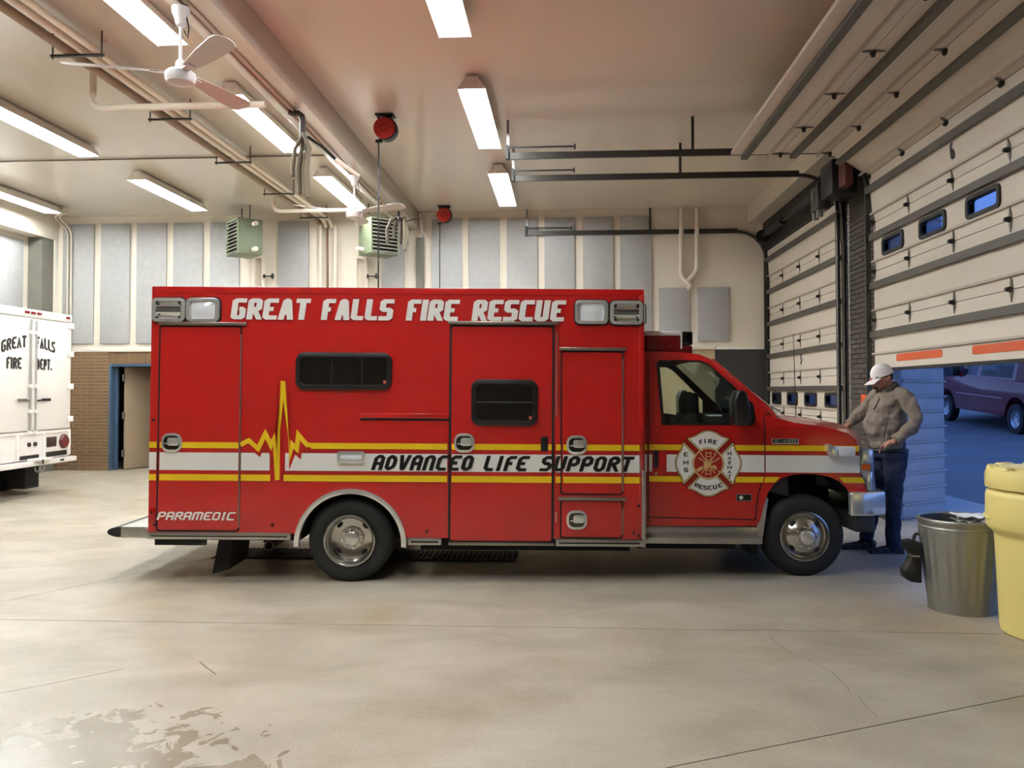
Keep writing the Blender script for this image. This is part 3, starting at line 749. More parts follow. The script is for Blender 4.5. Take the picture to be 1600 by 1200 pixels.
# --- warning and scene lights
lensw = M('lamp_lens', (226, 228, 232), .12, spec=.7, var=.05); refl = M('lamp_reflector', (210, 212, 216), .16, metal=1)
def lamp(cx, cy, kind):
    x, z = A(cx, cy); W, H = .29, .208
    f = MB().prism(rrect(x, z, W, H, .045), -.035, 0, holes=[rrect(x, z, W*.76, H*.74, .02)]).build('scene_light', chrome, amb, bevel=.013, seg=3)
    MB().prism(rrect(x, z, W+.02, H+.02, .05), -.008, -.001).build('light_gasket', blk, f, smooth=False)
    lw_, lh = W*.77, H*.75
    rows = []
    if kind == 'A':
        prf = [(-.5,-.012),(-.44,-.02),(-.3,-.014),(-.12,-.03),(-.06,-.012),(.0,-.034),(.06,-.034),(.12,-.012),(.2,-.03),(.36,-.018),(.5,-.012)]
        for v, d in prf: rows.append([(x+u*lw_, d, z+v*lh) for u in (-.5, -.25, 0, .25, .5)])
        MB().grid(rows).build('light_lens', refl, f)
        for sx in (-1, 1):
            for sz in (-1, 1): MB().cyl((x+sx*lw_*.44, -.036, z+sz*lh*.41), (x+sx*lw_*.44, -.02, z+sz*lh*.41), .012, n=10).build('light_screw', blk, f)
    else:
        for j in range(9):
            v = -.5+j/8
            rows.append([(x+u*lw_*(.9+.1*(1-(2*v)**2)), -.014-.02*(1-(2*u)**2)*(1-(2*v)**2), z+v*lh) for u in [-.5+i/8 for i in range(9)]])
        MB().grid(rows).build('light_lens', lensw, f)
        MB().prism(rrect(x, z, lw_, lh, .01), -.009, -.006).build('light_reflector', refl, f, smooth=False)
for cx, cy, k in ((265,484.5,'A'), (318.5,484.5,'B'), (924,488,'B'), (978.5,489,'A')): lamp(cx, cy, k)
MB().tube([(xf, .05, AZ(474,1005)), (xf+.025, .05, AZ(476,1005)), (xf+.025, .05, AZ(504,1005)), (xf, .05, AZ(507,1005))], .006, 6).build('grab_loop', blk, amb)
x, z = A(549, 714.3)
ml = MB().prism(rrect(x, z, .24, .105, .02), -.03, -.004, holes=[rrect(x, z, .19, .06, .01)]).build('marker_light', chrome, amb, bevel=.009)
MB().grid([[(x+u*.096, -.012-.016*(1-(2*v)**2), z+v*.064) for u in (-1, 0, 1)] for v in (-.5, -.3, 0, .3, .5)]).build('light_lens', lensw, ml)
for px, py in ((240,656),(237,800),(242,820),(426,820),(667,830),(998,790),(990,833),(998,837)):
    x, z = A(px, py); MB().cyl((x, -.012, z), (x, 0, z), .012, n=10).build('body_plug', under, amb)
x, z = A(238, 804); MB().box(x-.03, x+.03, -.008, 0, z-.07, z+.06).build('side_reflector', M('red_reflector', (150, 14, 14), .15), amb, bevel=.004)
# --- wheels
def tyre(cx, cz, yo, par_y=1, R=.37, W=.215):
    s_ = par_y; T = [(.205,.02),(.235,.006),(.30,0),(.335,.012),(.355,.03),(R-.002,.05),(R,.06),(R,.085),(R-.01,.088),(R-.01,.094),(R,.097),(R,.12),(R-.01,.123),(R-.01,.129),(R,.132),(R,.16),(R-.015,.185),(.335,.203),(.30,W),(.205,W-.02),(.205,.02)]
    return [(r, yo + s_*h) for r, h in T]
def wheel(name, px, py, ly, side, kind):
    x, _ = A(px, py, ly); R = .37; zc = RAKE*x + R - .008
    yo = ly if side > 0 else BW_-ly
    w_ = MB().lathe(tyre(x, zc, yo, side), (x, 0, zc), 'y', 48).build(name, rubber, amb)
    if kind == 'rear':
        pr_ = [(.222,.0),(.226,-.01),(.215,-.014),(.203,.0),(.19,.03),(.182,.12),(.15,.135),(.105,.14),(.1,.125),(.06,.122)]
    else:
        pr_ = [(.222,.012),(.224,-.004),(.212,-.008),(.204,.01),(.198,.03),(.185,.035),(.15,-.0),(.11,-.03),(.075,-.042),(.062,-.042)]
    rim = MB().lathe([(r, yo+side*h) for r, h in pr_], (x, 0, zc), 'y', 48).build('wheel_rim', M('wheel_steel', (186, 184, 178), .2, metal=1, var=.1), w_)
    hub = .122 if kind == 'rear' else -.042
    hb = [(.064, hub+.0), (.062, hub-.035), (.045, hub-.045), (.0, hub-.045)]
    MB().lathe([(r, yo+side*h) for r, h in hb], (x, 0, zc), 'y', 24).build('hub_cap', chrome, rim)
    for k in range(8):
        a = 2*pi*k/8 + .2; q = (.085 if kind == 'rear' else .095); h0 = (.13 if kind == 'rear' else -.03)
        MB().cyl((x+q*cos(a), yo+side*(h0+.006), zc+q*sin(a)), (x+q*cos(a), yo+side*(h0-.03), zc+q*sin(a)), .013, .009, 8).build('lug_nut', chrome, rim)
    for k in range(4):
        a = 2*pi*k/4 + .75; q = .16; h0 = .128 if kind == 'rear' else .002
        t = Vector((-sin(a), 0, cos(a))); rr = Vector((cos(a), 0, sin(a))); nn = Vector((0, -side, 0)) + rr*(.55 if kind != 'rear' else -.1)
        c = Vector((x, yo+side*h0, zc)) + rr*q; nn.normalize(); up_ = nn.cross(t)
        MB().add([c + t*(.032*cos(u)) + up_*(.017*sin(u)) + nn*.006 for u in [2*pi*i/12 for i in range(12)]], [tuple(range(12))]).build('hand_hole', under, rim, smooth=False)
    return w_
for side in (1, -1):
    wheel('rear_wheel', 546, 846, .03, side, 'rear')
    x, _ = A(546, 846, .03); zc = RAKE*x+.362
    yo = .30 if side > 0 else BW_-.30
    MB().lathe(tyre(x, zc, yo, side), (x, 0, zc), 'y', 40).lathe([(.205, yo), (.0, yo+.05*side)], (x, 0, zc), 'y', 24).build('inner_tyre', rubber, amb)
    wheel('front_wheel', 1257.5, 836, .22, side, 'front')
xw_r = A(546, 846, .03)[0]; xw_f = A(1257.5, 836, .22)[0]
# --- chassis under the box
ch = MB(); ch.box(xr+.1, xw_f, .72, .84, .42, .6); ch.box(xr+.1, xw_f, BW_-.84, BW_-.72, .42, .6)
ch.box(xr+.3, wx-.55, .3, BW_-.3, .3, .5); ch.box(wx+.6, xf-.1, .12, BW_-.12, .26, .5); ch.box(xf, 2.0, .3, BW_-.3, .3, .5)
ch.cyl((xw_r, .3, .36), (xw_r, BW_-.3, .36), .07); ch.cyl((xw_f, .4, .36), (xw_f, BW_-.4, .36), .06)
ch.box(xf, xf+.9, .35, BW_-.35, .24, .42)
ch.build('chassis', under, amb, smooth=False)
MB().box(xr+.06, xr+.5, .0, .05, AZ(852,300), zl).build('rear_skirt_bracket', under, amb, smooth=False)
x, z = A(421, 852, .1); MB().lathe([(.042,0),(.042,.6),(.034,.6),(.034,0),(.042,0)], (x, .08, z), 'y', 18).build('exhaust_pipe', M('exhaust_steel', (90, 78, 70), .5, metal=.7), amb)
fx, fz = A(352, 862, .25)
MB().prism([(fx-.09, .02), (fx+.06, .06), (fx+.1, .42), (fx-.02, .42)], .18, .7).build('mud_flap', under, amb, smooth=False)
MB().prism([(fx-.09, .02), (fx+.06, .06), (fx+.1, .42), (fx-.02, .42)], BW_-.7, BW_-.18).build('mud_flap', under, amb, smooth=False)
# --- rear step bumper
bx0, bz0 = A(190, 840, .12); bx1, bz1 = A(232, 822.5, .12)
rb = MB().box(bx0, xr, .1, BW_-.1, bz0-.0, bz1).build('rear_step_bumper', tread, amb, bevel=.006)
for yy in (.1, BW_-.1):
    for dz in (.03, .09): MB().cyl((xr-.05, yy-.008 if yy < 1 else yy, bz0+dz), (xr-.05, yy if yy < 1 else yy+.008, bz0+dz), .01, n=8).build('bolt', chrome, rb)
hh = bz1-bz0; tip = A(168, 830, .12)[0]
MB().prism([(bx0, bz0+hh*.1)] + [(bx0-(bx0-tip)*cos(radians(a)), bz0+hh*.5+hh*.46*sin(radians(a))) for a in range(-85, 86, 17)] + [(bx0, bz0+hh*.95)], .11, BW_-.11).build('rubber_dock_bumper', gasket, rb, bevel=.01)
MB().box(xr-.003, xr+.0, .15, BW_-.15, .55, 2.3).build('rear_doors', red, amb, smooth=False)

# ================= cab
CI = .2
def cy_(z): return CI + max(0, (z-1.36))*.24
def cab(px, py):
    ly = CI
    for _ in range(4): x, z = A(px, py, ly); ly = cy_(z)
    return x, z
lower = [(1006,822),(1006,668),(1196,668),(1212,652),(1240,660.5),(1290,667),(1325,677),(1339,689),(1341,703),(1343,738),(1356,770),(1335,772)]
archp = [(1330,775),(1322,762),(1311,752),(1296,745),(1278,741.5),(1258,740.5),(1238,742),(1222,747),(1209,757),(1200,770),(1195,786),(1188,822)]
LO = [cab(*p) for p in lower+archp]
UP = [cab(*p) for p in ((1006,668),(1006,549),(1060,550),(1094,554),(1112,562.5),(1150,594),(1200,637),(1212,652),(1196,668))]
WH = [cab(*p) for p in ((1027,570),(1031,563.5),(1095,564),(1108,570),(1140,598),(1176,631),(1179,655),(1174,663.5),(1035,663))]
for s_ in (1, -1):
    fy = (lambda z: cy_(z)) if s_ > 0 else (lambda z: BW_-cy_(z))
    nm = MB().sheet(LO, lambda a, b_: (a, fy(b_), b_)).build('cab_side', red, amb, smooth=False)
    ap_ = LO[12:]; MB().grid([[(a, fy(1)+d_*s_, b_) for a, b_ in ap_] for d_ in (.003, .8)]).build('wheel_well', under, amb)
    MB().box(ap_[-1][0]-.05, ap_[0][0]+.1, *sorted((fy(1)+.8*s_, fy(1)+.82*s_)), .4, 1.05).build('well_liner', under, amb, smooth=False)
    MB().sheet(UP, lambda a, b_: (a, fy(b_), b_), holes=[WH]).build('cab_pillar', red, amb, smooth=False)
    MB().sheet(UP, lambda a, b_: (a, fy(b_)+.02*s_, b_), holes=[WH]).build('pillar_lining', blk, amb, smooth=False)
    c0 = Vector((sum(p[0] for p in WH)/len(WH), sum(p[1] for p in WH)/len(WH)))
    W2 = [tuple(c0 + (Vector(p)-c0)*.955) for p in WH]
    wo = [tuple(c0 + (Vector(p)-c0)*1.02) for p in WH]
    fw = MB().sheet(wo, lambda a, b_: (a, fy(b_)-.004*s_, b_), holes=[W2]).build('window_seal', blk, amb, smooth=False)
    MB().sheet(W2, lambda a, b_: (a, fy(b_)+.01*s_, b_)).build('door_glass', glass('cab_glass', (.84, .93, .9)), fw, smooth=False)
# door seams on the near side
def seamline(pts, par=None):
    P = [cab(*p) for p in pts]; quads(MB(), stroke2d(P, .0045, 0), lambda a, b_: (a, cy_(b_)-.003, b_)).build('door_seam', seam, amb, smooth=False)
seamline([(1012.5,560),(1012.5,668),(1012.5,815)]); seamline([(1012.5,808),(1100,810),(1180,812)]); seamline([(1193,652),(1195,668),(1195,728),(1190,752),(1184,775),(1180,812)])
seamline([(1194,648),(1211,647)])
# stripes on the cab
def cz(y): return A(1190, y, CI)[1]
for nm, y0, y1, mat, cuts in (('upper_stripe', 695.5, 704.3, vin_y, [(1007,1011),(1014,1067),(1148,1194),(1196,1342)]),
                              ('white_band', 711, 738, vin_w, [(1007,1011),(1014,1019),(1041.5,1062),(1150,1194),(1196,1343)])):
    for x0, x1 in cuts:
        a_, c_ = A(x0, 700, CI)[0], A(x1, 700, CI)[0]; decal(nm, [(a_, cz(y1)), (c_, cz(y1)), (c_, cz(y0)), (a_, cz(y0))], mat, CI-.004)
def cq(nm, pts, mat, ly=CI-.004): return decal(nm, [A(*p, CI) for p in pts], mat, ly)
cq('lower_stripe', [(1014,743.5),(1066,744),(1066,753),(1014,752.5)], vin_y); cq('lower_stripe', [(1149,744.8),(1193.5,745),(1191.5,754),(1149,753.8)], vin_y)
cq('lower_stripe', [(1195.5,745),(1219,745.2),(1211,753.8),(1193.5,754)], vin_y); cq('lower_stripe', [(1310.5,745.8),(1347,746),(1351.5,754.8),(1319,754.6)], vin_y)
# --- roof, windshield, hood lofted across the cab
def loft(name, pts, mat, cr, fw, hwfix=None):
    rows = []
    for i, p in enumerate(pts):
        x, z = cab(*p); y0 = cy_(z); h = BW_/2-y0
        c_ = cr[i] if isinstance(cr, list) else cr; f_ = fw[i] if isinstance(fw, list) else fw
        rows.append([(x+f_*(1-abs(t)**2.2), BW_/2+t*h, z+c_*(1-abs(t)**2.6)) for t in [-1+k/8 for k in range(17)]])
    return MB().grid(rows).build(name, mat, amb)
loft('cab_roof', [(1004,549),(1060,550),(1094,554),(1112,562.5)], red, [.035,.04,.04,.03], [0,.02,.05,.1])
ws_ = loft('windshield', [(1112,562.5),(1130,577.5),(1150,594),(1175,615.5),(1200,637),(1212,652)], glass('windshield_glass', (.35,.42,.42)), [.03,.03,.03,.03,.03,.03], [.1,.13,.15,.17,.19,.2])
loft('hood', [(1212,652),(1240,660.5),(1290,667),(1325,677),(1339,689),(1341,703)], red, [.03,.05,.06,.07,.06,.02], [.1,.1,.12,.18,.26,.3])
P1 = [cab(*p) for p in ((1112,562.5),(1150,594),(1200,637),(1212,652))]
MB().tube([(x, cy_(z)+.01, z) for x, z in P1], .02, 8).build('a_pillar_trim', red, amb)
# cowl, wipers, antenna
c0x, c0z = cab(1214, 652)
MB().prism([cab(*p) for p in ((1206,643),(1214,648),(1243,659),(1246,662),(1212,655))], .32, BW_-.32).build('cowl_panel', blk, amb, bevel=.01)
for yy, L in ((.5, .6), (1.25, .6)):
    MB().tube([(c0x+.12, yy, c0z+.05), (c0x-.02, yy+.2, c0z+.14), (c0x-.03, yy+L, c0z+.16)], .009, 6).build('wiper', blk, amb)
ax_, az_ = A(1244, 660, 1.9); MB().cyl((ax_, 1.9, az_), (ax_-.03, 1.9, az_+.98), .006, .003, 6).cyl((ax_, 1.9, az_-.1), (ax_, 1.9, az_+.04), .02, .01, 8).build('antenna', blk, amb)
# --- fascia
FX, _ = cab(1343, 720)
hlp = [A(*p, CI) for p in ((1341.5,701),(1362,700),(1367,704),(1368,735),(1371,768),(1357,768.5),(1344,738))]
hl = MB(); lensb = M('headlamp_plastic', (150, 156, 168), .12, metal=.6, spec=.8)
for s_ in (1, -1):
    y0, y1 = (CI+.015, CI+.42) if s_ > 0 else (BW_-CI-.42, BW_-CI-.015)
    h_ = MB().prism(hlp, y0, y1).build('headlight', lensb, amb, bevel=.02, seg=3)
    yy = (CI+.011, CI+.02) if s_ > 0 else (BW_-CI-.02, BW_-CI-.011)
    ax0, az0 = A(1347.5, 735, CI); ax1, az1 = A(1361, 725.5, CI)
    MB().box(ax0, ax1, *yy, az0, az1).build('amber_marker', M('amber_lens', (196, 84, 24), .2), h_, smooth=False)
    for ya, yb in ((703.5, 723), (737.5, 766)):
        bx_, bz_ = A(1349 if ya < 710 else 1356, yb, CI); cx_, cz_ = A(1364, ya, CI)
        MB().box(bx_, cx_, *yy, bz_, cz_).build('lens_facet', chrome, h_, bevel=.006)
gx_ = A(1364, 720, CI)[0]
gr = MB().box(FX-.25, gx_+.07, CI+.40, BW_-CI-.40, AZ(768,1300,CI), AZ(703,1300,CI)).build('grille', blk, amb, bevel=.02)
for k in range(4):
    z = AZ(762,1300,CI) + k*.09; MB().box(gx_+.06, gx_+.085, CI+.42, BW_-CI-.42, z, z+.035).build('grille_bar', chrome, gr, bevel=.005)
# bumper wrapped round the corners
b0, b1 = A(1329, 790, .14)[0], A(1383, 790, .3)[0]
zb0, zb1 = AZ(807,1360,.14), AZ(769.5,1360,.14)
plan = [(b0,.13),(b0+.17,.13),(b1-.03,.22),(b1+.02,.45),(b1+.1,.9),(b1+.1,1.5),(b1+.02,1.95),(b1-.03,2.18),(b0+.17,2.27),(b0,2.27),(b0,2.2),(b1-.12,2.05),(b1-.12,.35),(b0,.2)]
fb = MB().prism(plan, zb0, zb1, 'z').build('front_bumper', chrome, amb, bevel=.022, seg=3)
v0, v1 = A(1336, 833, .16)[0], A(1372, 833, .16)[0]; zv0 = AZ(832,1355,.16)
MB().prism([(v0,.16),(v1-.02,.18),(b1-.04,.5),(b1-.04,1.9),(v1-.02,2.22),(v0,2.24),(v0,1.9),(v0,.4)], zv0, zb0+.005, 'z').build('air_dam', M('grey_plastic', (46, 46, 48), .55), fb, bevel=.02)
# --- side marker / intersection light on the fender
mx0, mz0 = A(1306, 712.5, .17); mx1, mz1 = A(1332.5, 697.5, .17)
il = MB().box(mx0, mx1, .1, .2, mz0, mz1).build('fender_light', lensw, amb, bevel=.014)
MB().prism([A(*p, .15) for p in ((1291,693),(1305,698),(1305,714.5),(1293,709.5))], .1, .21).build('light_bracket', chrome, il, bevel=.004)
# --- badge E-450
ex0, ez0 = A(1205.5, 693.5, CI); ex1, ez1 = A(1247, 685.5, CI)
bd = MB().box(ex0, ex1, CI-.012, CI, ez0, ez1).build('model_badge', chrome, amb, bevel=.003)
MB().box(ex0+.008, ex1-.008, CI-.0135, CI-.011, ez0+.008, ez1-.004).build('badge_plate', vin_k, bd, smooth=False)
quads(MB(), lettering('E-450', ex1-ex0-.05, ez1-ez0-.022, .3, .2, .2, 0, .1), lambda a, b_: (ex0+.025+a, CI-.0145, ez0+.013+b_)).build('badge_lettering', chrome, bd, smooth=False)
# builder's plate low on the door
q0x, q0z = A(1150.5, 782.5, CI); q1x, q1z = A(1174, 772, CI)
bp2 = MB().box(q0x, q1x, CI-.006, CI, q0z, q1z).build('builder_plate', M('plate_grey', (130, 120, 110), .4), amb, smooth=False)
MB().box(q0x+.005, q1x-.005, CI-.0075, CI-.005, q0z+.005, q1z-.005).build('plate_field', vin_k, bp2, smooth=False)
st = MB(); cx_, cz_ = q0x+.04, (q0z+q1z)/2
for k in range(3):
    a = pi/3*k + pi/2; dx, dz = .02*cos(a), .02*sin(a); st.add([(cx_-dx-dz*.25, CI-.009, cz_-dz+dx*.25), (cx_+dx-dz*.25, CI-.009, cz_+dz+dx*.25), (cx_+dx+dz*.25, CI-.009, cz_+dz-dx*.25), (cx_-dx+dz*.25, CI-.009, cz_-dz-dx*.25)], [(0,1,2,3)])
st.build('plate_star', vin_w, bp2, smooth=False)
# --- cab door handle and lock
hx0, hz0 = A(1021, 730, CI); hx1, hz1 = A(1028, 703, CI)
dh = MB().box(hx0, hx1, CI-.03, CI, hz0, hz1).build('cab_door_handle', blk, amb, bevel=.006)
MB().prism([A(*p, CI) for p in ((1021,704),(1040,705),(1040,732),(1021,731))], CI-.004, CI).build('handle_recess', red, dh, smooth=False)
lx, lz = A(1025, 739.5, CI); MB().cyl((lx, CI-.01, lz), (lx, CI, lz), .012, n=12).build('door_lock', alu, amb)
# --- mirrors
for s_ in (1, -1):
    y0 = cy_(1.5); mxa, mza = A(1143, 664, 0); mxb, mzb = A(1165, 609, 0)
    yy0, yy1 = (-.1, .1) if s_ > 0 else (BW_-.1, BW_+.1)
    mr = MB().prism([(mxa+.005, mza), (mxb, mza-.005), (mxb+.015, mza+.15), (mxb-.01, mzb-.03), (mxb-.04, mzb), (mxa+.03, mzb-.01), (mxa, mzb-.08)], yy0, yy1).build('mirror', blk, amb, bevel=.02, seg=3)
    MB().prism([A(*p, 0) for p in ((1160,625),(1172,632),(1180,648),(1178,664),(1160,665))], *( (.08, y0+.02) if s_ > 0 else (BW_-y0-.02, BW_-.08))).build('mirror_arm', blk, mr, bevel=.01)
# --- running board
sx0, sz0 = A(1006, 849, .06); sx1, sz1 = A(1191, 836, .06)
sb_ = MB().box(sx0, sx1, .05, .34, sz0+.0, sz0+.055).build('running_board', tread, amb, bevel=.006)
MB().box(sx0, A(1186,830,CI)[0], CI-.01, CI+.02, A(1100,836,CI)[1], A(1100,823,CI)[1]).build('rocker_trim', alu, sb_, bevel=.004)
MB().prism([A(*p, CI) for p in ((1197,776),(1200,779),(1192,836),(1189,848),(1174,838),(1188,812))], CI-.012, CI+.02).build('stone_guard', tread, amb, bevel=.003)
MB().prism([A(*p, .3) for p in ((1170,846),(1184,846),(1182,866),(1172,866))], .28, .6).build('front_mud_flap', under, amb, smooth=False)
# --- light bar on the cab roof
lb0, lbz0 = A(1007, 545, .5); lb1, lbz1 = A(1062, 521, .5); lb2 = A(1081, 530, .5)[0]
lbr = MB().box(lb0, lb1, .45, BW_-.45, lbz0-.05, lbz1-.02).build('light_bar', M('lightbar_red', (120, 16, 18), .25, coat=.5), amb, bevel=.02)
MB().box(lb0, lb1+.004, .446, BW_-.446, lbz1-.025, lbz1+.018).build('bar_top', vin_w, lbr, bevel=.012)
MB().box(lb1, lb1+.012, .443, BW_-.443, lbz0+.0, lbz1+.0).build('bar_edge', vin_w, lbr, smooth=False)
MB().box(lb1+.012, lb2, .45, BW_-.45, lbz0+.035, lbz1+.016).build('bar_lens', tint, lbr, bevel=.015)
MB().box(lb1, lb2-.005, .45, BW_-.45, lbz0-.05, lbz0+.03).build('bar_base', M('lightbar_red2', (96, 14, 16), .3), lbr, bevel=.008)
for k in range(3): MB().cyl((lb0+.08+k*.075, .442, lbz0+.02), (lb0+.08+k*.075, .452, lbz0+.02), .006, n=8).build('bar_screw', alu, lbr)
# --- cab interior
inx = M('cab_interior_black', (18, 18, 19), .7, var=.2)
zf = AZ(812, 1100, CI); zbelt = AZ(665, 1100, CI)
MB().box(xf, A(1200,700,CI)[0], CI+.02, BW_-CI-.02, zf-.02, zf+.03).build('cab_floor', inx, amb, smooth=False)
da = A(1150, 660, CI)[0]
MB().prism([(da+.05, zf+.3), (da-.05, zbelt-.08), (da+.02, zbelt+.07), (da+.45, zbelt+.06), (da+.5, zf+.2)], CI+.03, BW_-CI-.03).build('dashboard', inx, amb, bevel=.03)
for k, yy in enumerate((.42, 1.42)):
    sx_, sz_ = A(1064, 700, .6)[0], zf
    se = MB().box(sx_-.12, sx_+.42, yy, yy+.52, zf+.25, zf+.47).build('seat', inx, amb, bevel=.05, seg=3)
    bk = MB().prism([(sx_-.14, zf+.4), (sx_+.04, zf+.42), (sx_-.04, zbelt+.08), (sx_-.16, zbelt+.1)], yy+.03, yy+.49).build('seat_back', inx, se, bevel=.04, seg=3)
for yy in (.6, 1.6):
    hdx, hdz = A(1073 if yy < 1 else 1080, 628, yy+.13)
    MB().prism([(hdx-.05,hdz-.12),(hdx+.06,hdz-.12),(hdx+.055,hdz+.07),(hdx+.02,hdz+.1),(hdx-.03,hdz+.09),(hdx-.06,hdz+.02)], yy, yy+.26).prism([(hdx-.18,hdz-.36),(hdx+.1,hdz-.36),(hdx+.05,hdz-.1),(hdx-.05,hdz-.1)], yy-.08, yy+.36).build('headrest', inx, amb, bevel=.025, seg=3)
swx, swz = da-.1, zbelt+.02
MB().tube([(swx-.07*sin(a)*.6, 1.68+.19*cos(a), swz+.17*sin(a)) for a in [2*pi*i/24 for i in range(24)]], .014, 8, closed=True).build('steering_wheel', inx, amb)
MB().box(xf+.0, xf+.04, CI+.05, BW_-CI-.05, zf, AZ(600,1010,CI)).build('cab_rear_wall', inx, amb, smooth=False)
MB().box(A(1102,655,.6)[0], A(1116,655,.6)[0], .5, .7, zbelt-.02, zbelt+.03).build('console_radio', inx, amb, bevel=.01)
nx, nz = A(1115, 649, .45); MB().box(nx-.065, nx+.065, .4, .5, nz-.006, nz+.006).build('clipboard_paper', vin_w, amb, smooth=False)
# --- Maltese cross emblem on the door
ec = A(1106.5, 724, CI); er = A(1158, 724, CI)[0]-ec[0]
gold = M('gold_vinyl', (206, 176, 116), .35); 
def petal(k, s_in, ly, name, mat, par):
    ang = k*pi/2
    pts = []
    # half of the petal outline, pointing up (unit radius = er)
    hlf = [(0, 1.0), (.12, .985), (.27, .92), (.40, .84), (.50, .79), (.60, .775)]
    side_ = [(.63, .735), (.27, .375)]
    arcp = [(.46*sin(a), .46*cos(a)) for a in [radians(36-12*i) for i in range(4)]]
    H_ = hlf + side_ + arcp
    full = H_ + [(-x, y) for x, y in reversed(H_)][1:-1]
    c = Vector((0, .70))
    out = []
    for x, y in full:
        v = c + (Vector((x, y))-c)*s_in
        out.append((ec[0] + er*(v.x*cos(ang) + v.y*sin(ang)), ec[1] + er*(-v.x*sin(ang) + v.y*cos(ang))))
    return MB().sheet(out, lambda a, b_: (a, ly, b_)).build(name, mat, par, smooth=False)
em = MB().sheet(arc(*ec, er*.485, 0, 360, 40)[:-1], lambda a, b_: (a, CI-.0050, b_)).build('emblem', vin_k, amb, smooth=False)
for k in range(4):
    petal(k, 1.06, CI-.0052, 'petal_edge', vin_k, em); petal(k, 1.0, CI-.0058, 'petal_border', gold, em)
    petal(k, .90, CI-.0064, 'petal_line', vin_k, em); petal(k, .87, CI-.0070, 'petal_field', vin_w, em)
for rr, mat, ly in ((.475, gold, .0076), (.43, M('emblem_red', (150, 22, 20), .35), .0082)):
    MB().sheet(arc(*ec, er*rr, 0, 360, 40)[:-1], lambda a, b_: (a, CI-ly, b_)).build('centre_disc', mat, em, smooth=False)
tl = MB()
def bar2(x0, y0, x1, y1, t): quads(tl, stroke2d([(ec[0]+er*x0, ec[1]+er*y0), (ec[0]+er*x1, ec[1]+er*y1)], er*t, 0), lambda a, b_: (a, CI-.0088, b_))
for sx in (-.075, .075): bar2(sx, -.36, sx, .36, .012)
for k in range(7): bar2(-.075, -.32+k*.105, .075, -.32+k*.105, .012)
for q in ((-.22,.28,.2,-.3), (.22,.28,-.2,-.3), (-.3,.17,.25,-.2), (.3,.14,-.28,-.2)): bar2(*q, .014)
for q in ((-.34,-.22,-.18,-.12), (.12,-.08,.24,-.14)): bar2(*q, .05)
for q in ((-.23,.3), (.31,.15), (.2,.3), (.32,-.24)): bar2(q[0]-.02, q[1]-.02, q[0]+.02, q[1]+.02, .02)
tl.build('fire_tools', gold, em, smooth=False)
MB().sheet(arc(ec[0]-er*.05, ec[1]-er*.05, er*.1, 0, 360, 14, er*.13)[:-1], lambda a, b_: (a, CI-.0094, b_)).build('helmet', gold, em, smooth=False)
def eletters(txt, xs, ys, rots, h, w_):
    m_ = MB()
    for c, x0, y0, r in zip(txt, xs, ys, rots):
        q = lettering(c, er*w_*WD.get(c, 1), er*h, .3, .2, 0, 0, .06)
        wd = er*w_*WD.get(c, 1)
        for qq in q:
            P = []
            for a, b_ in qq:
                u, v = a-wd/2, b_-er*h/2; P.append((ec[0]+er*x0+u*cos(r)-v*sin(r), CI-.0080-len(m_.f)*5e-5, ec[1]+er*y0+u*sin(r)+v*cos(r)))
            m_.add(P, [tuple(range(len(P)))])
        # serifs
        if c in 'FIEHMRT':
            for sx in ((0,) if c in 'IFT' else (-1, 1)):
                u0 = sx*(wd/2-er*.02) if c != 'F' else -wd/2+er*.02
                P = []
                for a, b_ in ((-.03,0),(.03,0),(.03,.012),(-.03,.012)):
                    u, v = u0+er*a, -er*h/2+er*b_; P.append((ec[0]+er*x0+u*cos(r)-v*sin(r), CI-.0080, ec[1]+er*y0+u*sin(r)+v*cos(r)))
                m_.add(P, [(0,1,2,3)])
    m_.build('emblem_lettering', vin_k, em, smooth=False)
eletters('FIRE', (-.22,-.10,.05,.20), (.65,.675,.675,.645), (.16,.05,-.05,-.18), .13, .115)
eletters('EMS', (-.68,-.68,-.68), (.27,.03,-.20), (0,0,0), .13, .13)
eletters('RESCUE', (-.35,-.22,-.09,.05,.20,.36), (-.66,-.71,-.735,-.735,-.71,-.655), (-.28,-.16,-.06,.04,.14,.28), .13, .125)
eletters('HAZMAT', (.64,.64,.64,.64,.64,.64), (.31,.17,.03,-.11,-.25,-.39), (0,)*6, .105, .115)
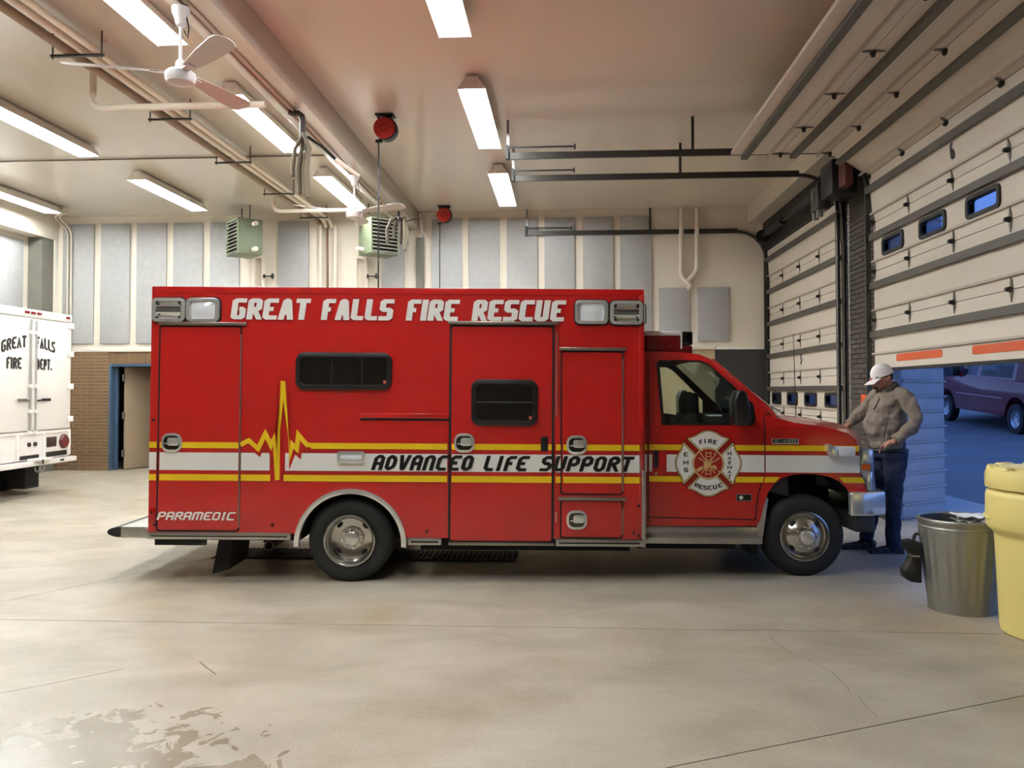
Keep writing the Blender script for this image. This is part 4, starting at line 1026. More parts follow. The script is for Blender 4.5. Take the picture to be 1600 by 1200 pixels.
# ================================================================== ceiling lights
lamp_on = bpy.data.materials.new('fluorescent_tube'); lamp_on.use_nodes = True
_n = lamp_on.node_tree.nodes; _b = _n['Principled BSDF']; _b.inputs['Base Color'].default_value = (.9,.88,.84,1)
_b.inputs['Emission Color'].default_value = (.90, .955, 1, 1); _b.inputs['Emission Strength'].default_value = TUBE
enamel = M('white_enamel', (236, 232, 222), .35, var=.03)
rows_ = ((-1.08, 'in the row right of the beam'), (-3.97, 'in the row just left of the beam'), (-7.12, 'in the row above the white truck'), (-10.1, 'in the row along the left wall'))
pos_ = ((14.5, 'nearest the back wall'), (10.72, 'second from the back wall'), (6.9, 'third from the back wall'), (3.1, 'fourth from the back wall'), (-.7, 'fifth from the back wall'), (-4.5, 'last, by the front wall'))
def make_light():
    r = thing('fluorescent_light', 'x', 'ceiling light')
    z = ZC
    MB().prism([(-.05,-.09),(.05,-.09),(.075,-.02),(.075,0),(-.075,0),(-.075,-.02)], -1.22, 1.22).build('housing', enamel, r, bevel=.004)
    [MB().prism([(s_*.17,-.15),(s_*.085,-.03),(s_*.06,-.03),(s_*.06,-.045),(s_*.08,-.045),(s_*.16,-.152)], -1.22, 1.22).build('reflector', enamel, r, smooth=False) for s_ in (-1, 1)]
    for x in (-.075, .075): MB().cyl((x,-1.19,-.122), (x,1.19,-.122), .02, n=10).build('tube', lamp_on, r)
    for y in (-1.2, 1.2): MB().prism([(-.165,-.15),(.165,-.15),(.085,-.03),(-.085,-.03)], y-.01, y+.01).build('end_cap', enamel, r, bevel=.01)
    return r
proto = make_light(); first = True
for X, rl in rows_:
    for Y, pl in pos_:
        if Y < 3 or (X < -9 and Y < 8) or (X < -6 and Y < 4): continue
        o = proto if first else copy_tree(proto); first = False
        yy = Y
        o.location = (X, yy, ZC-.022); o['label'] = 'fluorescent light %s, %s' % (pl, rl); o['group'] = 'fluorescent ceiling lights'
# ================================================================== ceiling fans under the beam
fan_w = M('fan_white_enamel', (206, 200, 196), .4, var=.08); fan_b = M('fan_blade_paint', (190, 180, 172), .4, metal=.2, var=.15)
def fan(loc, a0, label):
    r = thing('ceiling_fan', label, 'fan', loc, group='ceiling fans under the beam')
    MB().lathe([(0,-.02),(.075,-.02),(.075,-.06),(.05,-.11),(.04,-.17),(.015,-.19)], n=20).build('canopy', fan_w, r)
    MB().cyl((0,0,-.15), (0,0,-.56), .014, n=12).build('down_rod', fan_w, r)
    MB().cyl((.03,.0,-.0), (.03,0,-.06), .03, n=8).build('ceiling_hook', blk, r)
    MB().tube([(.05,0,-.1),(.07,0,-.2),(.06,0,-.28),(.03,0,-.22)], .006, 6).build('wire', blk, r)
    mt = MB().lathe([(.015,-.46),(.04,-.49),(.045,-.55),(.10,-.565),(.125,-.585),(.125,-.635),(.11,-.665),(.05,-.685),(0,-.688)], n=28).build('motor_housing', fan_w, r)
    for k in range(3):
        a = radians(a0 + 120*k); m = Matrix.Rotation(a, 4, 'Z')
        P = [(.17,-.05),(.5,-.085),(.8,-.1),(.88,-.09),(.92,-.05),(.935,0),(.92,.05),(.88,.09),(.8,.1),(.5,.085),(.17,.05)]
        bl_ = MB(); bl_.prism(P, -.003, .003, 'z'); bl_.xf(m @ Matrix.Translation((0,0,-.575)) @ Matrix.Rotation(radians(-14), 4, 'X'))
        ob = bl_.build('blade', fan_b, r, smooth=False)
        b2 = MB(); b2.box(.08,.24,-.03,.03,-.012,-.004); b2.xf(m @ Matrix.Translation((0,0,-.575)) @ Matrix.Rotation(radians(-12), 4, 'X')); b2.build('blade_bracket', fan_w, ob, smooth=False)
fx1, fy1 = onZ(281, 8, 4.965); fx2, fy2 = onZ(559, 272, 4.965)
fan((-3.26, fy1, 4.96), 197, 'white three blade ceiling fan hanging nearest the camera')
fan((-3.19, fy2, 4.96), 215, 'white three blade ceiling fan in front of the green heater at the back')
# ================================================================== pipes and conduits
def pipe(label, pts, r, mat=pipe_white, n=12, cat='pipe', name='pipe', group=None, bend=.14):
    P = [Vector(p) for p in pts]; Q = [P[0]]
    for i in range(1, len(P)-1):
        a = (P[i-1]-P[i]); b = (P[i+1]-P[i]); k = min(bend, a.length*.45, b.length*.45); a.normalize(); b.normalize()
        p0 = P[i]+a*k; p1 = P[i]+b*k
        for j in range(6):
            t = j/5; Q.append(p0*(1-t)**2 + P[i]*2*t*(1-t) + p1*t**2)
    Q.append(P[-1])
    return tag(MB().tube(Q, r, n).build(name, mat), label, cat, group)
xa, ya = onZ(146, 110, ZC)
pipe('white painted gas pipe crossing below the nearer ceiling fan', [(xa, ya, ZC), (xa, ya, 4.92), (-3.38, ya, 4.92)], .04, group='gas pipes feeding the beam')
xa2, ya2 = onZ(428, 300, ZC)
pipe('white painted gas pipe crossing behind the farther ceiling fan', [(xa2, ya2, ZC), (xa2, ya2, 5.0), (-3.38, ya2, 5.0)], .036, group='gas pipes feeding the beam')
lab = ('leftmost of three pipes hung under the ceiling, brown', 'middle of three pipes hung under the ceiling, cream', 'rightmost of three pipes hung under the ceiling, cream')
for k, (x, r, mt) in enumerate(((-5.09, .05, M('brown_pipe', (150, 128, 106), .5)), (-4.92, .036, pipe_white), (-4.80, .036, pipe_white))):
    pipe(lab[k], [(x, YF+.02, 5.17), (x, YB-.25, 5.17), (x, YB-.12, 5.05)] if k else [(x, YF+.02, 5.17), (x, YB-.02, 5.17)], r, mt, group='pipes hung along the ceiling')
for k, y in enumerate((8.1, 10.1, 12.1, 14.1, 16.1)):
    h = thing('pipe_hanger', 'trapeze pipe hanger under the ceiling, %s the back wall' % ('fifth from', 'fourth from', 'third from', 'second from', 'nearest')[k], 'bracket', (-4.96, y, 5.12), group='trapeze pipe hangers')
    MB().box(-.3,.26,-.02,.02,-.02,.0).build('crossbar', dark_steel, h, smooth=False)
    for x in (-.28, .24): MB().cyl((x,0,-.04), (x,0,ZC-5.12), .008, n=8).build('rod', dark_steel, h)
pipe('thin conduit running across the ceiling from the left wall to the beam', [(XL-.3, 12.6, 5.34), (-3.4, 12.6, 5.34)], .013, M('conduit_grey', (120, 108, 94), .5), cat='conduit', name='conduit')
cgrey = M('conduit_cream', (206, 196, 178), .4)
for k, (px, lb) in enumerate(((110, 'left'), (115.5, 'right'))):
    x = onY(px, 450)[0]
    pipe('%s one of two thin conduits bending down the back corner beside the white truck' % lb, [(-10.12+.1*k, 15.905, 5.24), (x-.04, YB-.5, 5.24), (x, YB-.11, 5.05), (x, YB-.1, 2.2+.25*k)], .02, cgrey, cat='conduit', name='conduit', group='corner conduits')
jb = MB().box(-10.2, -9.94, 15.76, 15.9, 5.2, ZC-.02).build('junction_box', cgrey, bevel=.01); tag(jb, 'small cream junction box at the end of the left wall light row', 'electrical box')
def wpipe(label, pts, r, mat=pipe_white, y=YB-.07, **k):
    return pipe(label, [(onY(px, py, y)[0], y, onY(px, py, y)[1]) for px, py in pts], r, mat, **k)
def wgroup(label, name, parts):
    t = thing(name, label, 'pipe', (onY(parts[0][1][0][0], 400, YB-.11)[0], YB-.11, 2.6), group='branched pipes on the back wall')
    for nm, pts, r in parts:
        o = wpipe('x', pts, r, y=YB-.11, bend=.1, name=nm); del o['label'], o['category']
        o.parent = t; o.location = -t.location
    return t
wgroup('white drain pipe wye on the right of the back wall', 'drain_pipe_wye', [('left_arm', [(1065,325),(1063.5,430),(1080,447),(1074,452)], .046), ('right_arm', [(1089,325),(1089,424),(1074,440)], .046)])
wgroup('white heating pipes on the wall under the left green heater', 'heater_pipes', [('pipe_bend', [(384,402),(412,400),(412,470)], .045), ('pipe_drop', [(396,402),(395,470)], .045)])
wpipe('cream riser pipe left of the brown pipe on the back wall', [(501,352),(501,470)], .045)
wpipe('thin brown riser pipe on the back wall between two cream pipes', [(512,352),(512,470)], .02, M('copper_brown', (112, 76, 52), .45, metal=.4))
wpipe('cream riser pipe left of the right green heater', [(524,352),(524,470)], .045)
wgroup('white heating pipes on the wall under the right green heater', 'heater_pipes', [('pipe_bend', [(556,402),(573,402),(573,470)], .045), ('pipe_drop', [(556,400),(555,470)], .045)])
for px, py, lb in ((420, 431.5, 'left'), (582, 431.5, 'right')):
    x, z = onY(px, py, YB-.2); v = thing('valve_handle', 'dark valve handle on the wall under the %s heater' % lb, 'valve', (x, YB-.2, z), group='valves under the heaters')
    MB().cyl((-.09,0,0), (.07,0,0), .012, n=8).build('stem', blk, v); MB().cyl((.07,0,0), (.09,0,0), .06, n=14).build('wheel', blk, v); MB().cyl((-.11,0,0), (-.08,0,0), .04, n=10).build('nut', blk, v)
    MB().cyl((0,0,0), (0,.2,0), .01, n=8).build('support', blk, v)
# ================================================================== unit heaters
hg = M('heater_green', (112, 122, 96), .45, var=.06); louv = M('louvre_steel', (206, 200, 182), .3, metal=.5); dk = M('heater_inside', (12, 12, 11), .8)
def heater(px, py, ang, label, facing):
    x, z = onY(px, py, 16.0)
    r = thing('unit_heater', label, 'heater', (x, 16.0, z), (0, 0, ang), group='green unit heaters')
    W, H, Dp = .62, .70, .46
    MB().box(-W/2, W/2, -.0, Dp, -H/2, H/2).build('casing', hg, r, bevel=.012)
    f = MB().prism([(-W/2,-H/2),(W/2,-H/2),(W/2,H/2),(-W/2,H/2)], -.05, 0, holes=[[(-W/2+.03,-H/2+.03),(W/2-.03,-H/2+.03),(W/2-.03,H/2-.03),(-W/2+.03,H/2-.03)]]).build('front_frame', hg, r, smooth=False)
    MB().box(-W/2+.03, W/2-.03, -.01, .0, -H/2+.03, H/2-.03).build('dark_interior', dk, f, smooth=False)
    for k in range(9):
        zz = H/2-.075-k*.072
        m = MB(); m.box(-W/2+.03, W/2-.03, -.03, .03, -.003, .003); m.xf(Matrix.Translation((0,-.045,zz)) @ Matrix.Rotation(radians(32), 4, 'X')); m.build('louvre', louv, f, smooth=False)
    for xx in (-.22, .22): MB().cyl((xx, Dp*.5, H/2), (xx, Dp*.5, ZC-z), .012, n=8).build('hanger_rod', dark_steel, r)
    [MB().cyl((W/2*facing, Dp*.6, H*a), (W/2*facing+.14*facing, Dp*.6, H*a), .045, n=12).build('pipe_stub', pipe_white, r) for a in (.36, -.36)]
    return r
heater(366, 371, radians(-48), 'green unit heater with its louvres turned left', 1)
heater(600, 369.5, radians(42), 'green unit heater with its louvres turned right', -1)
# ================================================================== cord reels
reel_r = M('reel_red', (176, 40, 28), .4, var=.06); cordm = M('black_cord', (18, 17, 17), .6)
def reel(px, py, r, cx, cy_end, label, clabel):
    x, y = onZ(px, py, ZC); z = ZC-.17
    o = thing('cord_reel', label, 'cord reel', (x, y, ZC), group='red cord reels on the ceiling')
    MB().box(-.12,.12,-.1,.1,-.025,0).box(-.1,-.085,-.03,.03,-.17,0).box(.085,.1,-.03,.03,-.17,0).build('bracket', blk, o, bevel=.004)
    MB().lathe([(0,-.085),(r*.82,-.085),(r*.93,-.075),(r*.95,-.05)], (0,0,-.19), 'y', 32).build('cover', reel_r, o)
    MB().lathe([(0,.085),(r,.075),(r*1.02,.0),(r,-.055),(r*.9,-.06)], (.012,0,-.192), 'y', 32).build('drum', blk, o)
    MB().lathe([(r*.3,-.0865),(r*.34,-.088),(r*.38,-.0865)], (0,0,-.19), 'y', 24).build('cover_ring', M('reel_dark_red', (130, 26, 20), .5), o)
    MB().box(-.13,-.04,-.02,.02,-.37,-.33).build('cord_outlet', blk, o, bevel=.006)
    q = atD(cx, cy_end, (Vector((x, y, 3))-EYE).dot(FWD))
    tag(MB().tube([(x-.09, y, ZC-.36), (x-.085, y, ZC-.5), (q.x, q.y, q.z+.8), (q.x, q.y, 1.25)], .011, 6).build('power_cord', cordm), clabel, 'cord', 'cords hanging from the reels')
reel(602, 180, .155, 591, 440, 'large red cord reel on the ceiling right of the beam', 'black power cord hanging from the nearer red reel')
reel(694, 322, .15, 687, 440, 'smaller looking red cord reel on the ceiling near the back wall', 'black power cord hanging from the red reel by the back wall')
# ================================================================== exhaust hose drops from the beam
canv = M('canvas_hose', (112, 104, 86), .8, var=.2, vs_=10, bump=.3, bs=40)
x, y = onZ(470, 172, 4.985)
eh = thing('exhaust_hose', 'folded grey canvas hose hanging from a black elbow under the beam near the camera', 'hose', (-3.18, y, 4.965), group='exhaust hose drops')
MB().tube([(-.06,0,.0),(-.02,0,-.02),(.05,0,-.02),(.09,0,-.05),(.1,0,-.12),(.1,0,-.36)], .036, 10).build('elbow', M('elbow_brown', (54, 40, 34), .5), eh)
for k, (xx, L, w_) in enumerate(((.08,.98,.05), (.16,1.0,.06), (.02,.78,.045), (.2,1.04,.05))):
    MB().tube([(.12,-.03*k+.04,-.27), (xx,-.03*k+.03,-.45), (xx-.02,-.03*k,-.7), (xx-.01,-.03*k,-L)], [.035,w_,w_*1.15,w_], 10, flat=.5).build('hose_fold', canv, eh)
MB().tube([(.16,0,-.3), (.33,.0,-.42), (.5,0,-.58)], .016, 8).build('lanyard', blk, eh); MB().tube([(.5,0,-.58), (.78,0,-.78)], [.03,.022], 8).build('handle_grip', pipe_white, eh)
x, y = onZ(632, 330, 4.985)
eh2 = thing('exhaust_hose', 'dark hose bundle hooked under the far end of the beam', 'hose', (-3.06, y, 4.985), group='exhaust hose drops')
for k in range(4):
    MB().tube([(-.06+.02*k,0,-.13), (-.14+.08*k,.03*k,-.16), (-.22+.12*k,.03*k,-.34), (-.2+.11*k,.03*k,-.6+(.12 if k == 1 else 0))], .035, 8).build('hose_loop', M('hose_dark', (70, 60, 50), .6, var=.3), eh2)
MB().tube([(.1,.05,-.1), (.13,.05,-.4), (.1,.05,-.72)], [.06,.09,.06], 10, flat=.6).build('hose_fold', canv, eh2)
MB().cyl((0,0,.0), (0,0,-.16), .02, n=8).build('hook', blk, eh2)
MB().tube([(.1,0,-.2), (.4,0,-.12), (.45,0,-.5)], .012, 6).build('lanyard', blk, eh2)
# wall conduit loop at the beam end
wpipe('thin white conduit stepping round the end of the beam on the back wall', [(632,327),(636,330),(660,334),(660,366),(650,368)], .014, cgrey, name='conduit', cat='conduit', bend=.06)
wpipe('thin white conduit on the back wall above the red reel', [(665,362),(665,337),(671,332),(690,332)], .014, cgrey, name='conduit', cat='conduit', bend=.06)

# ================================================================== white box truck
TX = -8.45
tw = M('truck_white_paint', (236, 232, 226), .3, var=.02, coat=.3); twg = M('truck_seam', (172, 168, 162), .5)
tr = thing('box_truck', 'white fire department box truck with its rear doors facing the bay', 'truck', (TX, 12.59, 0))
zt3 = 2.94; z0 = 1.02; hw = 1.03
MB().box(-4.5, 0, -hw, hw, z0, zt3).build('cargo_box', tw, tr, bevel=.02)
MB().box(-.02, .035, -hw-.02, hw+.02, zt3-.1, zt3+.03).build('rear_header', tw, tr, bevel=.012)
for y in (.92, -.92): MB().box(.03,.055,y-.04,y+.04,zt3-.05,zt3-.01).build('marker_light', M('marker_red', (120, 14, 18), .2), tr, bevel=.006)
for y in (.15, 0, -.15): MB().box(.03,.055,y-.05,y+.05,zt3-.05,zt3-.01).build('marker_light', M('marker_red', (120, 14, 18), .2), tr, bevel=.006)
for s_ in (-1, 1):
    d = MB().box(0, .035, min(s_*.012, s_*1.02), max(s_*.012, s_*1.02), z0+.03, zt3-.12).build('rear_door', tw, tr, bevel=.006)
    MB().box(.034,.037, min(s_*.06, s_*.96), max(s_*.06, s_*.96), zt3-.3, zt3-.295).build('panel_line', twg, d, smooth=False)
    for z in (1.2, 1.75, 2.3, 2.78)[:4]: MB().box(.03,.06, min(s_*.92, s_*1.08), max(s_*.92, s_*1.08), z-.05, z+.05).build('strap_hinge', tw, d, bevel=.01)
    MB().cyl((.055, s_*.07+.0, z0-.02), (.055, s_*.07, zt3-.14), .014, n=10).build('lock_rod', M('rod_grey', (190, 188, 184), .3, metal=.5), d)
    for z in (z0, 1.35, 1.75, 2.6): MB().box(.03,.075, s_*.07-.03, s_*.07+.03, z-.03, z+.03).build('rod_bracket', tw, d, bevel=.006)
    MB().tube([(.06,s_*.1,1.52),(.08,s_*.2,1.53)], .014, 8).box(.07,.09,s_*.2 if s_ > 0 else -.4, .4 if s_ > 0 else -.2,1.51,1.555).build('latch_handle', blk if s_ > 0 else galv, d)
# lettering on the two doors
grey_sh = M('letter_shadow', (128, 124, 120), .5)
def tl_word(txt, ystart, yend, zfun, h, mat, dx, oy, oz):
    n = len([c for c in txt]); m_ = MB(); tot = sum(WD.get(c, 1)+.14 for c in txt)-.14; u = (yend-ystart)/tot; yy = ystart
    for c in txt:
        wd = WD.get(c, 1)*u
        for q in lettering(c, wd, h, .22, .16, 0, 0, .1): m_.add([(dx+len(m_.f)*2e-5, yy+a+oy, zfun(yy+a)+b+oz) for a, b in q], [tuple(range(len(q)))])
        yy += wd+.14*u
    return m_.build('door_lettering', mat, tr, smooth=False)
arcz = lambda y: 2.37 - .22*y*y
for mat, dx, oy, oz in ((grey_sh, .0362, .011, -.01), (ink, .0385, 0, 0)):
    tl_word('GREAT', -.74, -.16, arcz, .18, mat, dx, oy, oz); tl_word('FALLS', .08, .57, arcz, .18, mat, dx, oy, oz)
    tl_word('FIRE', -.62, -.27, lambda y: 2.02, .175, mat, dx, oy, oz); tl_word('DEPT.', .09, .48, lambda y: 2.02, .175, mat, dx, oy, oz)
# rear sill with lamps and step bumper
MB().box(-.1, .02, -hw, hw, .58, z0+.01).build('rear_sill', tw, tr, bevel=.008)
MB().box(.0, .04, -hw, hw, z0-.03, z0+.01).build('sill_lip', tw, tr, smooth=False)
for y in (-1.0, -.33, .32, .99): MB().box(.015,.05,y-.03,y+.03,.6,z0-.02).build('sill_post', tw, tr, bevel=.005)
MB().box(.018,.03,.4,.66,.76,.92).build('lamp_recess', M('recess_brown', (56, 34, 30), .6), tr, smooth=False)
MB().lathe([(0,.05),(.1,.045),(.12,.02),(.12,0)], (.018,.86,.83), 'x', 24).build('tail_light', M('tail_red', (86, 20, 24), .25), tr)
MB().box(.018,.03,.38,.94,.6,.68).build('lower_slot', blk, tr, smooth=False); MB().box(.018,.03,-.3,.2,.6,.66).build('lower_slot', blk, tr, smooth=False)
for y in (-.05, .1): MB().cyl((.02,y,.83), (.045,y,.83), .035, n=12).build('socket', M('socket_dark', (40, 38, 36), .5), tr)
sb2 = MB().box(.0, .12, -hw-.05, hw+.06, .49, .57).build('step_bumper', tw, tr, bevel=.01)
MB().prism([(.03,-.1),(.2,-.05),(.2,.3),(.03,.36)], .57, .61, 'z').build('hitch_plate', tw, sb2, bevel=.01)
MB().box(.2,.206,.02,.06,.52,.59).box(.12,.125,.62,.72,.52,.55).build('bumper_slot', blk, sb2, smooth=False)
for y in (0, .12): MB().tube([(.14,y+.06*cos(a),.47-.07*sin(a)) for a in [pi*i/8 for i in range(9)]], .01, 6).build('chain_loop', galv, sb2)
MB().box(-.5, -.2, .2, .55, .1, .55).build('mud_flap', under, tr, smooth=False)
for s_ in (-1, 1):
    MB().lathe([(0,-.14),(.2,-.14),(.34,-.12),(.4,-.08),(.4,.08),(.34,.12),(.2,.14),(0,.14)], (-1.0, s_*.85, .4), 'y', 28).build('wheel', rubber, tr)
MB().box(-4.4, -.1, -.45, .45, .62, z0).build('frame', under, tr, smooth=False)
MB().box(-4.6, -4.5, -.9, .9, .6, 2.5).build('cab_back', tw, tr, smooth=False)

# ================================================================== trash can, drum, bags
def ground(px, py): X_, Y_ = onZ(px, py); return X_, Y_
cfx, cfy = onZ(1498, 964); rb_ = .235
can = thing('trash_can', 'galvanised ribbed steel trash can beside the yellow drum', 'trash can', (cfx+.13, cfy+rb_+.0, 0))
canm = M('galvanised_can', (158, 158, 150), .38, metal=.75, var=.25, vs_=9, bump=.1, bs=20, stretch=(1,1,.25))
def corr(a, h): return 1 + (.016*max(-.5, sin(a*26))*min(1, (h-.09)/.03, (.62-h)/.03) if .09 < h < .62 else 0)
prf = [(.22,.01),(rb_,.012),(rb_+.002,.05),(rb_+.004,.09)] + [(rb_+.004+(.295-rb_)*t/10*.96, .092+.526*t/10) for t in range(11)] + [(.292,.63),(.293,.665),(.30,.668),(.304,.678),(.30,.69),(.293,.692)]
MB().lathe(prf, n=156, rf=corr).build('can_wall', canm, can)
MB().lathe([(.293,.692),(.284,.69),(.272,.6),(.215,.03),(0,.03)], n=48).build('can_inside', M('can_inside', (96, 96, 92), .5, metal=.6), can)
MB().tube([(.297*cos(a), .297*sin(a), .69) for a in [2*pi*i/48 for i in range(48)]], .012, 8, closed=True).build('rolled_rim', canm, can)
MB().tube([(.291*cos(a), .291*sin(a), .635) for a in [2*pi*i/48 for i in range(48)]], .008, 6, closed=True).build('bead', canm, can)
for s_ in (-.35, pi-.5):
    c_, q = cos(s_), sin(s_); t = Vector((-q, c_, 0)); o = Vector((c_*.285, q*.285, .56))
    MB().tube([o-t*.07, o-t*.07+Vector((c_*.04,q*.04,-.02)), o+Vector((c_*.05,q*.05,-.07)), o+t*.07+Vector((c_*.04,q*.04,-.02)), o+t*.07], .006, 6).build('bail_handle', galv, can)
MB().lathe([(.0,.004),(.22,.004),(.236,.0),(.236,.012)], n=40).build('can_foot', canm, can)
ppm = M('white_paper', (240, 240, 236), .7, var=.02)
pp = thing('paper_sheets', 'crumpled white paper lying on top of the trash can', 'paper', (cfx+.13+.07, cfy+rb_, .67))
for k, (dx, dy, a, t) in enumerate(((.02,-.02,.2,.05), (.06,.06,-.3,.1), (-.02,.02,.6,-.06))):
    rws = []
    for i in range(6):
        rws.append([Matrix.Rotation(a,4,'Z') @ Vector((dx-.14+i*.056, dy-.14+j*.06, .02+.014*k+.012*sin(i*1.7+j*2.1+k)+t*(i*.05-.12))) for j in range(5)])
    MB().grid(rws).build('sheet', ppm, pp)
dfx, dfy = onZ(1603, 990)
drum_y = M('yellow_polyethylene', (236, 218, 136), .42, var=.04, vs_=4, bump=.04, bs=30)
dr_ = thing('salvage_drum', 'yellow plastic salvage drum with screw lid at the right edge', 'drum', (3.36, 5.93, 0))
zs2 = [(0,.0),(.33,.0),(.345,.012),(.35,.05),(.362,.35),(.372,.60),(.374,.635),(.385,.66),(.415,.685),(.425,.705),(.427,.76),(.425,.90),(.418,.925),(.405,.935),(.4,.945)]
zs2 = [(r_, h_*1.05) for r_, h_ in zs2]
MB().lathe(zs2, n=64).build('drum_body', drum_y, dr_)
lz_ = .05
ld = MB().lathe([(.40,.948),(.425,.95),(.428,.965),(.426,1.045),(.415,1.075),(.395,1.085),(.375,1.075),(.36,1.05),(.35,1.05),(.34,1.085),(.325,1.092),(0,1.085)], n=96, rf=None).xf(Matrix.Translation((0,0,.05))).build('screw_lid', drum_y, dr_)
for k in range(10):
    a = 2*pi*k/10+.15
    MB().obox((.375*cos(a), .375*sin(a), 1.12), (cos(a),sin(a),0), (-sin(a),cos(a),0), (0,0,1), .04, .075, .03).build('lid_lug', drum_y, ld, bevel=.022, seg=3)
for k in range(4):
    a = 2*pi*k/4 - 2.0
    P = [(.428*cos(a+u), .428*sin(a+u), .80-.03*abs(u)) for u in [-.35+.07*i for i in range(11)]]
    MB().tube(P, [.002]+[.012]*9+[.002], 6).build('moulded_rib', drum_y, dr_)
bgm = M('black_nylon', (20, 20, 22), .6, var=.2)
qx, qy = onZ(1436, 905)
bagA = thing('tool_pouch', 'black strapped pouch hanging on the left handle of the trash can', 'bag', (cfx+.13-.343, cfy+rb_+.04, .2))
MB().prism([(-.03,.0),(.05,-.01),(.055,.3),(-.02,.32),(-.075,.31),(-.06,.25),(-.02,.2),(-.05,.13),(-.085,.09),(-.075,.03)], -.05, .06).build('pouch_body', bgm, bagA, bevel=.018)
MB().tube([(-.06,-.055,.215),(-.02,-.056,.2),(.03,-.055,.2)], .006, 6).build('buckle_strap', galv, bagA)
MB().tube([(.0,0,.3),(.02,0,.36),(.045,0,.36)], .012, 6).build('hanging_loop', bgm, bagA)
bagB = thing('black_case', 'black case standing in the gap between trash can and drum', 'case', (onZ(1560, 935)[0]+.06, onZ(1560, 935)[1]+.1, 0))
MB().box(-.09,.12,-.1,.12,.0,.3).build('case_body', bgm, bagB, bevel=.02)
MB().tube([(-.05,0,.3),(-.05,0,.36),(.0,0,.385),(.05,0,.36),(.05,0,.3)], .01, 6).build('case_handle', bgm, bagB)
# ================================================================== the man by the front bumper
PD = 8.62
P0 = atD(1386, 864, PD)
PXF = Matrix.Translation((P0.x, P0.y, 0)) @ Matrix.Rotation(PSI, 4, 'Z')
man = thing('person', 'man in grey brown jacket, jeans and white cap leaning over the ambulance hood', 'person', (P0.x, P0.y, 0), (0, 0, PSI))
PI_ = PXF.inverted(); sc = F/PD
def Q(px, py, dy=0.0):            # picture point, dy metres behind the man's middle plane
    p = PI_ @ atD(px, py, PD); return Vector((p.x, dy, p.z))
def limb(mb, pts, n=14):
    """pts: (centre, rx (in picture plane), ry (depth))"""
    P = [Vector(p[0]) for p in pts]; k = len(P); vs_ = []; fs = []
    for i in range(k):
        t = (P[min(i+1,k-1)]-P[max(i-1,0)]).normalized(); dep = Vector((0,1,0)); dep = (dep - t*dep.dot(t)).normalized(); sx = dep.cross(t)
        for j in range(n):
            a = 2*pi*j/n; vs_.append(P[i] + sx*(pts[i][1]*cos(a)) + dep*(pts[i][2]*sin(a)))
    for i in range(k-1):
        for j in range(n): fs.append((i*n+j, i*n+(j+1)%n, (i+1)*n+(j+1)%n, (i+1)*n+j))
    fs.append(tuple(range(n))[::-1]); fs.append(tuple((k-1)*n+j for j in range(n)))
    return mb.add(vs_, fs)
def skin(mb, name, mat, voxel, parent, smooth_it=4, fold=0):
    me = mb.mesh(name, mat); ob = link(name, me, None)
    md = ob.modifiers.new('r', 'REMESH'); md.mode = 'VOXEL'; md.voxel_size = voxel
    ms = ob.modifiers.new('s', 'SMOOTH'); ms.iterations = smooth_it; ms.factor = .5
    if fold:
        tx = bpy.data.textures.new('folds', 'CLOUDS'); tx.noise_scale = .09; tx.noise_depth = 1
        dm = ob.modifiers.new('d', 'DISPLACE'); dm.texture = tx; dm.strength = fold; dm.mid_level = .5
    bpy.context.view_layer.update(); dg = bpy.context.evaluated_depsgraph_get()
    m2 = bpy.data.meshes.new_from_object(ob.evaluated_get(dg)); m2.name = name
    bpy.data.objects.remove(ob)
    m2.shade_smooth(); m2.materials.clear(); m2.materials.append(mat)
    return link(name, m2, parent)
sk = M('skin_tone', (178, 122, 98), .55, var=.08); jk = M('jacket_fabric', (124, 112, 98), .85, var=.1, vs_=14, bump=.9, bs=11)
jn = M('blue_jeans', (34, 42, 66), .85, var=.2, vs_=10, bump=.3, bs=30); cap_m = M('white_cap', (232, 224, 220), .8, var=.04)
sh_m = M('dark_shoe', (38, 36, 36), .6, var=.15); hair = M('dark_hair', (38, 30, 26), .7)
